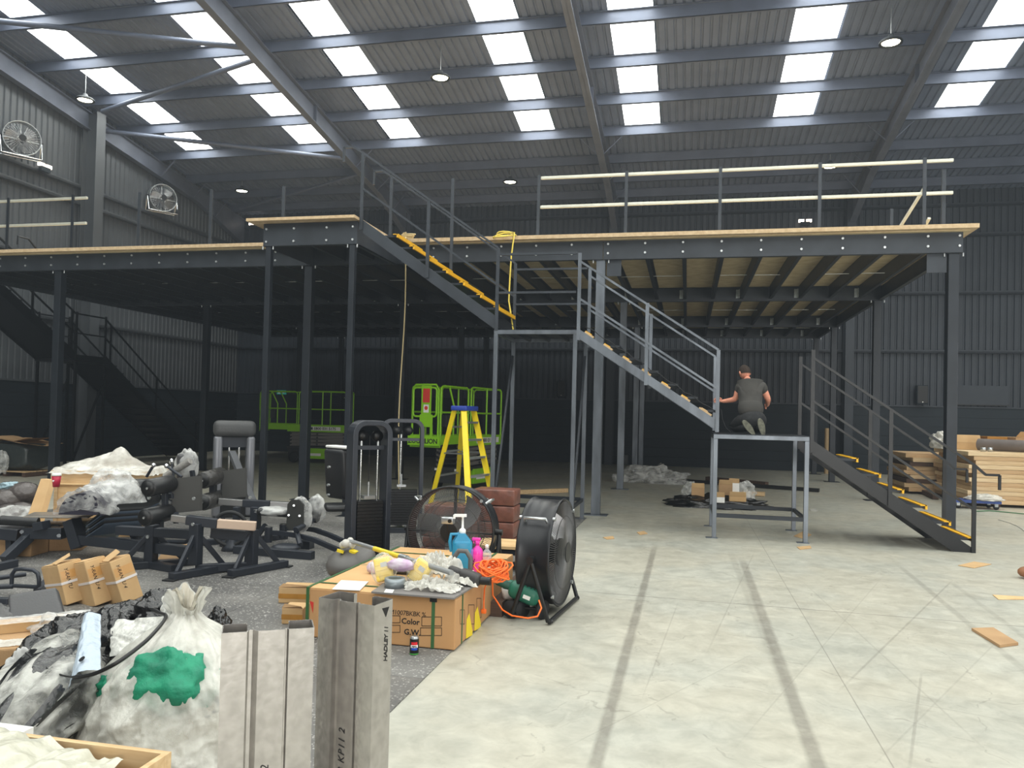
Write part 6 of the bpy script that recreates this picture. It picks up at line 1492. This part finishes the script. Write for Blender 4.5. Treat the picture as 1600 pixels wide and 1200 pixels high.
# wrapped balls at the left edge
BW = mat('wrapped_ball', (84, 78, 76), .2, bump=.9, bscale=12)
k = 0
for (px, py, r, lab) in ((10, 783, .2, 'big wrapped grey ball at the lower left of the heap'), (38, 771, .19, 'wrapped grey ball at the right of the heap'), (14, 768, .17, 'wrapped grey ball at the upper left of the heap'), (44, 790, .16, 'wrapped grey ball at the lower right of the heap'), (4, 800, .18, 'lowest wrapped grey ball at the left edge'), (26, 797, .17, 'wrapped grey ball in the front middle of the heap'), (36, 806, .15, 'small wrapped grey ball at the foot of the heap')):
    single(crumple(D_(px, py, 10.3+.1*k), (r*1.15, r, r*.8), None, k, .06, 30, 20, 4, 0.002), 'wrapped_ball', BW, lab, 'ball', 'film-wrapped balls heaped at the left edge'); k += 1
for k in range(3): single(crumple(on_floor(-10+22*k, 835-4*k)+Vector((0, 0, .17)), (.22, .18, .18), None, 30+k, .06, 28, 18, 4, .002), 'wrapped_ball', BW, ['left', 'middle', 'right'][k]+' wrapped ball of the floor row under the heap by the left edge', 'ball', 'film-wrapped balls heaped at the left edge')
bag('plastic_sheet', M_FILMC, 'clear film bag lying before the wrapped balls', 'plastic', D_(28, 806, 9.2), (.26, .15, .11), 19, .3, flat=None)
bag('blue_wrap', mat('pale_blue_wrap', (150, 176, 186), .4), 'scrap of pale blue wrapping on top of the wrapped balls', 'wrapping', D_(17, 760, 10.4), (.13, .1, .06), 20, .4, flat=None)
for (px, py, s, lab, rz) in ((8, 870, (.5, .3, .28), 'low brown carton behind the legs of the left bench', .2), (72, 862, (.55, .35, .22), 'low brown carton under the middle of the left bench', .5), (55, 848, (.4, .3, .2), 'tan carton lid behind the left bench legs', .1)):
    p = on_floor(px, py); carton('floor_carton', lab, (p.x-s[0]/2, p.y, .009), (p.x+s[0]/2, p.y+s[1], .009+s[2]), M_CARD, rz=rz)
p = on_floor(236, 888); single(MB().prism([p, p+Vector((.28, .1, 0)), p+Vector((.22, .4, .2)), p+Vector((-.05, .3, .16))], (0, 0, .008)), 'cardboard_scrap', M_CARD, 'folded brown cardboard scrap behind the post of the long beam', 'cardboard')

# ------------------------------------------------------------------ foreground left heap
def quadpad(name, m, label, cat, q, th, group=None):
    """cushion from four corner points"""
    a, b_, c, d = [Vector(v) for v in q]; n = (b_-a).cross(d-a).normalized(); mb = MB()
    for s in (0, 1):
        def fn(u, v, s=s):
            p = a.lerp(b_, u).lerp(d.lerp(c, u), v); e = min(1, 14*min(u, 1-u, v, 1-v)); k = math.sqrt(max(0, 1-(1-e)**2))
            return p + n*(th/2*k*(1 if s else -1))
        mb.grid(fn, 24, 20)
    return single(mb, name, m, label, cat, group)
quadpad('cushion_pad', M_GPAD, 'dark grey vinyl cushion leaning at the foot of the leaning cartons', 'cushion', (D_(15, 1004, 4.6), D_(108, 978, 4.75), D_(92, 924, 4.95), D_(13, 936, 4.8)), .13)
single(crumple(D_(-4, 980, 4.7), (.14, .12, .13), None, 33, .2, 30, 20, 3, None), 'wrapped_pad', mat('wrapped_grey2', (84, 84, 84), .3, bump=.8, bscale=16), 'grey film-wrapped pad at the left edge beside the vinyl cushion', 'pad')
# carton with strapping at far left foreground
p0, p1 = D_(-40, 1020, 4.0), D_(48, 1008, 4.1)
x = (p1-p0); x.z = 0; w_ = x.length; ang_ = math.atan2(x.y, x.x)
t = thing('carton', 'brown carton with shiny film tape on top at the left edge of the heap', 'box', (p0+p1)/2*1.0 - Vector((0, 0, (p0.z+p1.z)/2-.012)), ang_)
hh = (p0.z+p1.z)/2-.012
MB().box((-w_/2, 0, 0), (w_/2, .55, hh)).build('carton_body', M_CARD, t, world=False, bevel=.01)
MB().grid(lambda u, v: Vector(((u-.5)*w_*1.02, .02+.14*v, hh+.004+.012*abs(rough_n((u*8, v*2, 0), 2)))), 40, 8).build('film_tape', M_FILMW, t, world=False)
t2 = thing('film_covered_lid', 'flat cardboard strip wrapped in film on the carton at the left edge', 'cardboard', WM[t.name] @ Vector((0.05, .38, hh+.002)), ang_+.12)
MB().box((-.32, -.07, 0), (.3, .07, .05)).build('strip', M_CARD2, t2, world=False); MB().grid(lambda u, v: Vector(((u-.5)*.66-.01, (v-.5)*.17, .056+.01*rough_n((u*9, v*3, 0), 2))), 40, 10).build('film', M_FILMC, t2, world=False)
bag('plastic_sheet', M_FILMC, 'crumpled clear plastic wad between the cushion and the bin bags', 'plastic', D_(88, 985, 4.4), (.15, .1, .07), 23, .5, flat=None)
bag('plastic_sheet', M_FILMC, 'thin clear film hanging off the carton beside the long wrapped bundle', 'plastic', D_(38, 1070, 3.75), (.1, .1, .15), 24, .4, flat=None)
# bin bags
for (px, py, d, r, seed, lab) in ((124, 1000, 4.1, (.2, .16, .12), 1, 'black bin bag at the left of the heap behind the long bundle'), (168, 1012, 3.95, (.14, .12, .16), 2, 'black bin bag in the middle of the heap'), (196, 966, 4.3, (.16, .14, .085), 3, 'small black bin bag in front of the leaning cartons'),
                               (250, 962, 4.25, (.14, .12, .13), 4, 'black bin bag behind the tied neck of the white sack'), (340, 983, 4.2, (.05, .07, .07), 5, 'bit of black bin bag showing right of the white sack'), (74, 1075, 4.0, (.2, .2, .26), 6, 'black bin bag low down at the left under the long bundle')):
    c = D_(px, py, d)
    if seed == 6: c.z = .2
    if seed == 5: c = on_floor(341, 1004)+Vector((0, 0, .1)); r = (.08, .08, .13)
    o = bag('bin_bag', M_BINBAG, lab, 'bag', c, r, seed*3, .3, 2.2, flat=None, nu=72, nv=46)
# two more sheets: grey strip and bubble wrap
def cloth(name, m, label, cat, C4, nu=40, nv=40, amp=.02, fs=4, seed=0, drape=0):
    a, b_, c, d = [Vector(v) for v in C4]; mb = MB(); n = (b_-a).cross(d-a).normalized()
    mb.grid(lambda u, v: a.lerp(b_, u).lerp(d.lerp(c, u), v) + n*(amp*(rough_n((u*2, v*2, 0), fs*.5, seed)+.6*ridge((u, v, 0), fs, seed)) + drape*math.sin(PI*u)*math.sin(PI*v)), nu, nv)
    return single(mb, name, m, label, cat)
BU = film('bubble_wrap', (214, 214, 208), .9, .25, .4, 60, lo=.55)
cloth('bubble_wrap', BU, 'square of bubble wrap lying on the bin bags left of the white sack', 'wrap', (D_(174, 1028, 3.72), D_(250, 1012, 3.6), D_(258, 965, 3.85), D_(176, 970, 3.95)), amp=.02)
cloth('bubble_wrap', BU, 'bubble wrap sticking up behind the neck of the white sack', 'wrap', (D_(258, 985, 4.05), D_(283, 960, 4.0), D_(284, 918, 4.1), D_(258, 932, 4.15)), amp=.03, seed=3)
# long rolled bundle in film
A0, A1 = D_(20, 1150, 3.3), D_(150, 1010, 4.05)
t = thing('long_bundle', 'long black foam roll wrapped in grey crinkled film, slanting across the heap', 'bundle', (A0.x, A0.y, 0))
ax_ = (A1-A0).normalized(); L_ = (A1-A0).length*1.12; st = A0-ax_*.15; sd = ax_.cross(Vector((0, 0, 1))).normalized(); up = sd.cross(ax_)
def roll(r0, amp, seed, sx=1.0):
    def fn(u, v):
        a = 2*PI*u; e = math.sin(PI*min(1, max(0, v)))**.28
        r = r0*e*(1+amp*rough_n((math.cos(a)*1.5, math.sin(a)*1.5, v*2), 1.6, seed)+amp*.9*ridge((math.cos(a)*2.4, math.sin(a)*2.4, v*1.1), 1.6, seed))
        return st+ax_*(L_*1.08*v-.02) + sd*(r*1.25*math.cos(a)*sx)+up*(r*math.sin(a))
    return fn
MB().grid(roll(.155, .25, 2), 64, 50, True, True).build('foam_roll', M_BINBAG, t)
MB().grid(roll(.17, .22, 5), 90, 60, True, True).build('film_wrap', film('grey_crinkle_film', (178, 178, 172), .85, .2, 1.0, 16, lo=.05, stretch=(1, 1, 1)), t)
# clear tube bag with a black hole mark
B0, B1 = D_(140, 1058, 3.5), D_(150, 975, 3.9)
t = thing('clear_sleeve', 'pale blue clear plastic sleeve with a round hole lying on the long bundle', 'plastic', (B0.x, B0.y, B0.z-.1))
ax2 = (B1-B0).normalized(); sd2 = ax2.cross(Vector((.3, -1, .3))).normalized(); n2 = sd2.cross(ax2).normalized(); n2 = n2 if n2.y < 0 else -n2; LB = (B1-B0).length
MB().grid(lambda u, v: B0-ax2*.06+ax2*(LB+.06)*v + sd2*((u-.5)*(.15-.06*v)) + n2*(.03+.05*math.sin(PI*u)+.008*rough_n((u*5, v*5, 0), 2)), 26, 30).build('sleeve', mat('pale_blue_film', (176, 190, 204), .25, bump=.6, bscale=22), t)
hc2 = B0+n2*.088+ax2*.02+sd2*.02; MB().cyl(hc2-n2*.002, hc2+n2*.002, .014, n=16).build('hole_mark', M_BLACK, t)
# black strap arcing over
pts = [D_(*q_) for q_ in ((40, 1020, 3.6), (75, 1045, 3.5), (105, 1057, 3.4), (140, 1055, 3.3), (175, 1040, 3.25), (205, 1020, 3.3), (235, 995, 3.4), (259, 965, 3.6), (250, 958, 3.8), (238, 952, 3.95))]
def smooth(pts, n=5):
    out = []
    for i in range(len(pts)-1):
        a = pts[max(0, i-1)]; b_ = pts[i]; c = pts[i+1]; d = pts[min(len(pts)-1, i+2)]
        for k in range(n):
            f = k/n; out.append(.5*((2*b_)+(c-a)*f+(2*a-5*b_+4*c-d)*f*f+(3*b_-a-3*c+d)*f**3))
    return out+[pts[-1]]
single(MB().tube(smooth(pts), [.004]*12+[.009]*34, 6), 'black_strap', M_BLACK, 'black plastic strap arching over the long bundle and bubble wrap', 'strap')
# the big white sack with green cloth inside
base = on_floor(255, 1215); topz = 1.0
t = thing('plastic_sack', 'big milky plastic sack tied at the top with green cloth showing inside', 'sack', (base.x, base.y, .01))
top = D_(292, 935, 3.75); bc = Vector((base.x, base.y+.12, 0))
def sack(r_in, amp, seed):
    prof = [(0, .55), (.05, .98), (.2, 1.08), (.38, 1.02), (.55, .86), (.7, .62), (.8, .38), (.86, .2), (.9, .13), (.95, .17), (1.0, .24)]
    def fn(u, v):
        a = 2*PI*u; k = 0
        while k < len(prof)-2 and prof[k+1][0] < v: k += 1
        f = (v-prof[k][0])/(prof[k+1][0]-prof[k][0]); r = prof[k][1]*(1-f)+prof[k+1][1]*f
        cx = bc.lerp(Vector((top.x, top.y, 0)), v**1.3); z = .012+top.z*v
        pl = .035*math.sin(a*11+seed+6*v)*max(0, v-.35)*1.6+.03*math.sin(a*19+2*v*9)*max(0, v-.5)
        rr = r*r_in*(1+amp*rough_n((math.cos(a)*1.4, math.sin(a)*1.4, v*2), 1.7, seed)+amp*.55*ridge((math.cos(a)*2, math.sin(a)*2, v*2.6-.5*math.cos(a)), 1.8, seed)+amp*.3*ridge((math.cos(a)*5+v*2, math.sin(a)*5, v*3), 1.7, seed+4)+amp*.14*ridge((math.cos(a)*11-v*3, math.sin(a)*11, v*8), 1.7, seed+7)) + pl
        if v > .93: z += .05*math.sin(a*3+1)
        return Vector((cx.x+rr*.36*math.cos(a)*1.05, cx.y+rr*.33*math.sin(a), z))
    return fn
MB().grid(sack(1.0, .15, 3), 190, 130, True, True).build('sack_film', film('sack_film', (206, 205, 197), .78, .2, .9, 12, lo=.3), t)
gc = D_(252, 1080, 3.42)
crumple(gc+Vector((-.02, .085, 0)), (.22, .14, .15), None, 8, .24, 60, 40, 2.4, None).build('green_cloth', mat('green_cloth', (24, 150, 112), .6, c2=(18, 110, 86), vscale=7, bump=.8, bscale=16), t)
crumple(gc+Vector((.06, .15, -.14)), (.22, .12, .1), None, 9, .3, 40, 26, 2.4, None).build('dark_cloth', M_GPAD, t)
MB().grid(sack(.74, .1, 8), 50, 40, True, True).build('inner_sheets', mat('inner_pale', (206, 202, 186), .7, c2=(168, 160, 146), vscale=4, bump=.5, bscale=8), t)
single(crumple(D_(149, 1012, 3.75)+Vector((.22, -.15, -.12)), (.06, .05, .05), None, 4, .5, 30, 20, 3, None), 'green_scrap', mat('green_cloth', (24, 150, 112)), 'small green plastic scrap poking out under the black strap', 'plastic')
# open wooden crate in the corner with film inside
Zr = .52
c_br = at(268, 1172, 2, Zr); c_bl = at(-60, 1131, 2, Zr); c_fr = at(205, 1208, 2, Zr)
x = (c_bl-c_br); x.normalize(); y = (c_fr-c_br); y = (y-x*y.dot(x)).normalized()
t = thing('wooden_crate', 'open pine crate full of crumpled film in the bottom left corner', 'crate', (c_br.x, c_br.y, .009))
Lx, Ly = 1.15, .62
def wallp(p, q, n_, name='side_board'):
    for z0 in (.012, .27): MB().prism([Vector((p.x, p.y, z0)), Vector((q.x, q.y, z0)), Vector((q.x, q.y, z0+.245)), Vector((p.x, p.y, z0+.245))], n_*.022).build(name, M_WOOD, t)
wallp(c_br, c_br+x*Lx, y); wallp(c_br+y*Ly, c_br+x*Lx+y*Ly, -y); wallp(c_br+y*.023, c_br+y*(Ly-.023), x, 'end_board'); wallp(c_br+x*Lx+y*.023, c_br+x*Lx+y*(Ly-.023), -x, 'end_board')
MB().prism([Vector((v.x, v.y, .011)) for v in (c_br+y*.025+x*.025, c_br+x*(Lx-.025)+y*.025, c_br+x*(Lx-.025)+y*(Ly-.025), c_br+y*(Ly-.025)+x*.025)], (0, 0, .018)).build('base_board', M_PLY, t)
lb = c_br+y*.12-x*.0012; MB().prism([Vector((lb.x, lb.y, .3)), Vector(((lb+y*.14).x, (lb+y*.14).y, .3)), Vector(((lb+y*.14).x, (lb+y*.14).y, .46)), Vector((lb.x, lb.y, .46))], -x*.001).build('paper_label', mat('label_bluegrey', (150, 160, 166), .6), t)
o_ = c_br+x*.14+y*.03
mb = MB()
def heap(u, v):
    X_ = .0+(Lx-.2)*u; Y_ = .02+(Ly-.06)*v
    hgt = .46+.1*math.sin(PI*u)**.7*math.sin(PI*min(1, v*1.1+.1))**.5 + .018*rough_n((u*6, v*4, 0), 2) + .022*ridge((u*4, v*1.2+u*.6, 0), 1.6) + .014*ridge((u*11, v*2-u*3, 1), 1.6)
    p = o_+x*X_+y*Y_; return Vector((p.x, p.y, hgt))
single(mb.grid(heap, 110, 60), 'packing_film', film('packing_film', (196, 194, 178), .98, .25, .8, 10, lo=.8), 'mound of crumpled pale packing film filling the pine crate', 'plastic')
m = crumple(o_+x*.55+y*.25+Vector((0, 0, -.12)), (.3, .18, .1), None, 3, .1, 20, 12, 2, None)
single(m, 'packing_foam', mat('foam_pale', (206, 204, 190), .8), 'pale foam under the film in the pine crate', 'foam')
bx = at(8, 1150, 2, .47); single(MB().cbox(bx+Vector((-.05, .0, -.02)), (.22, .12, .07), (0, 0, math.atan2(-x.y, -x.x))), 'white_box', M_WHITE, 'small white box at the back left inside the pine crate', 'box')
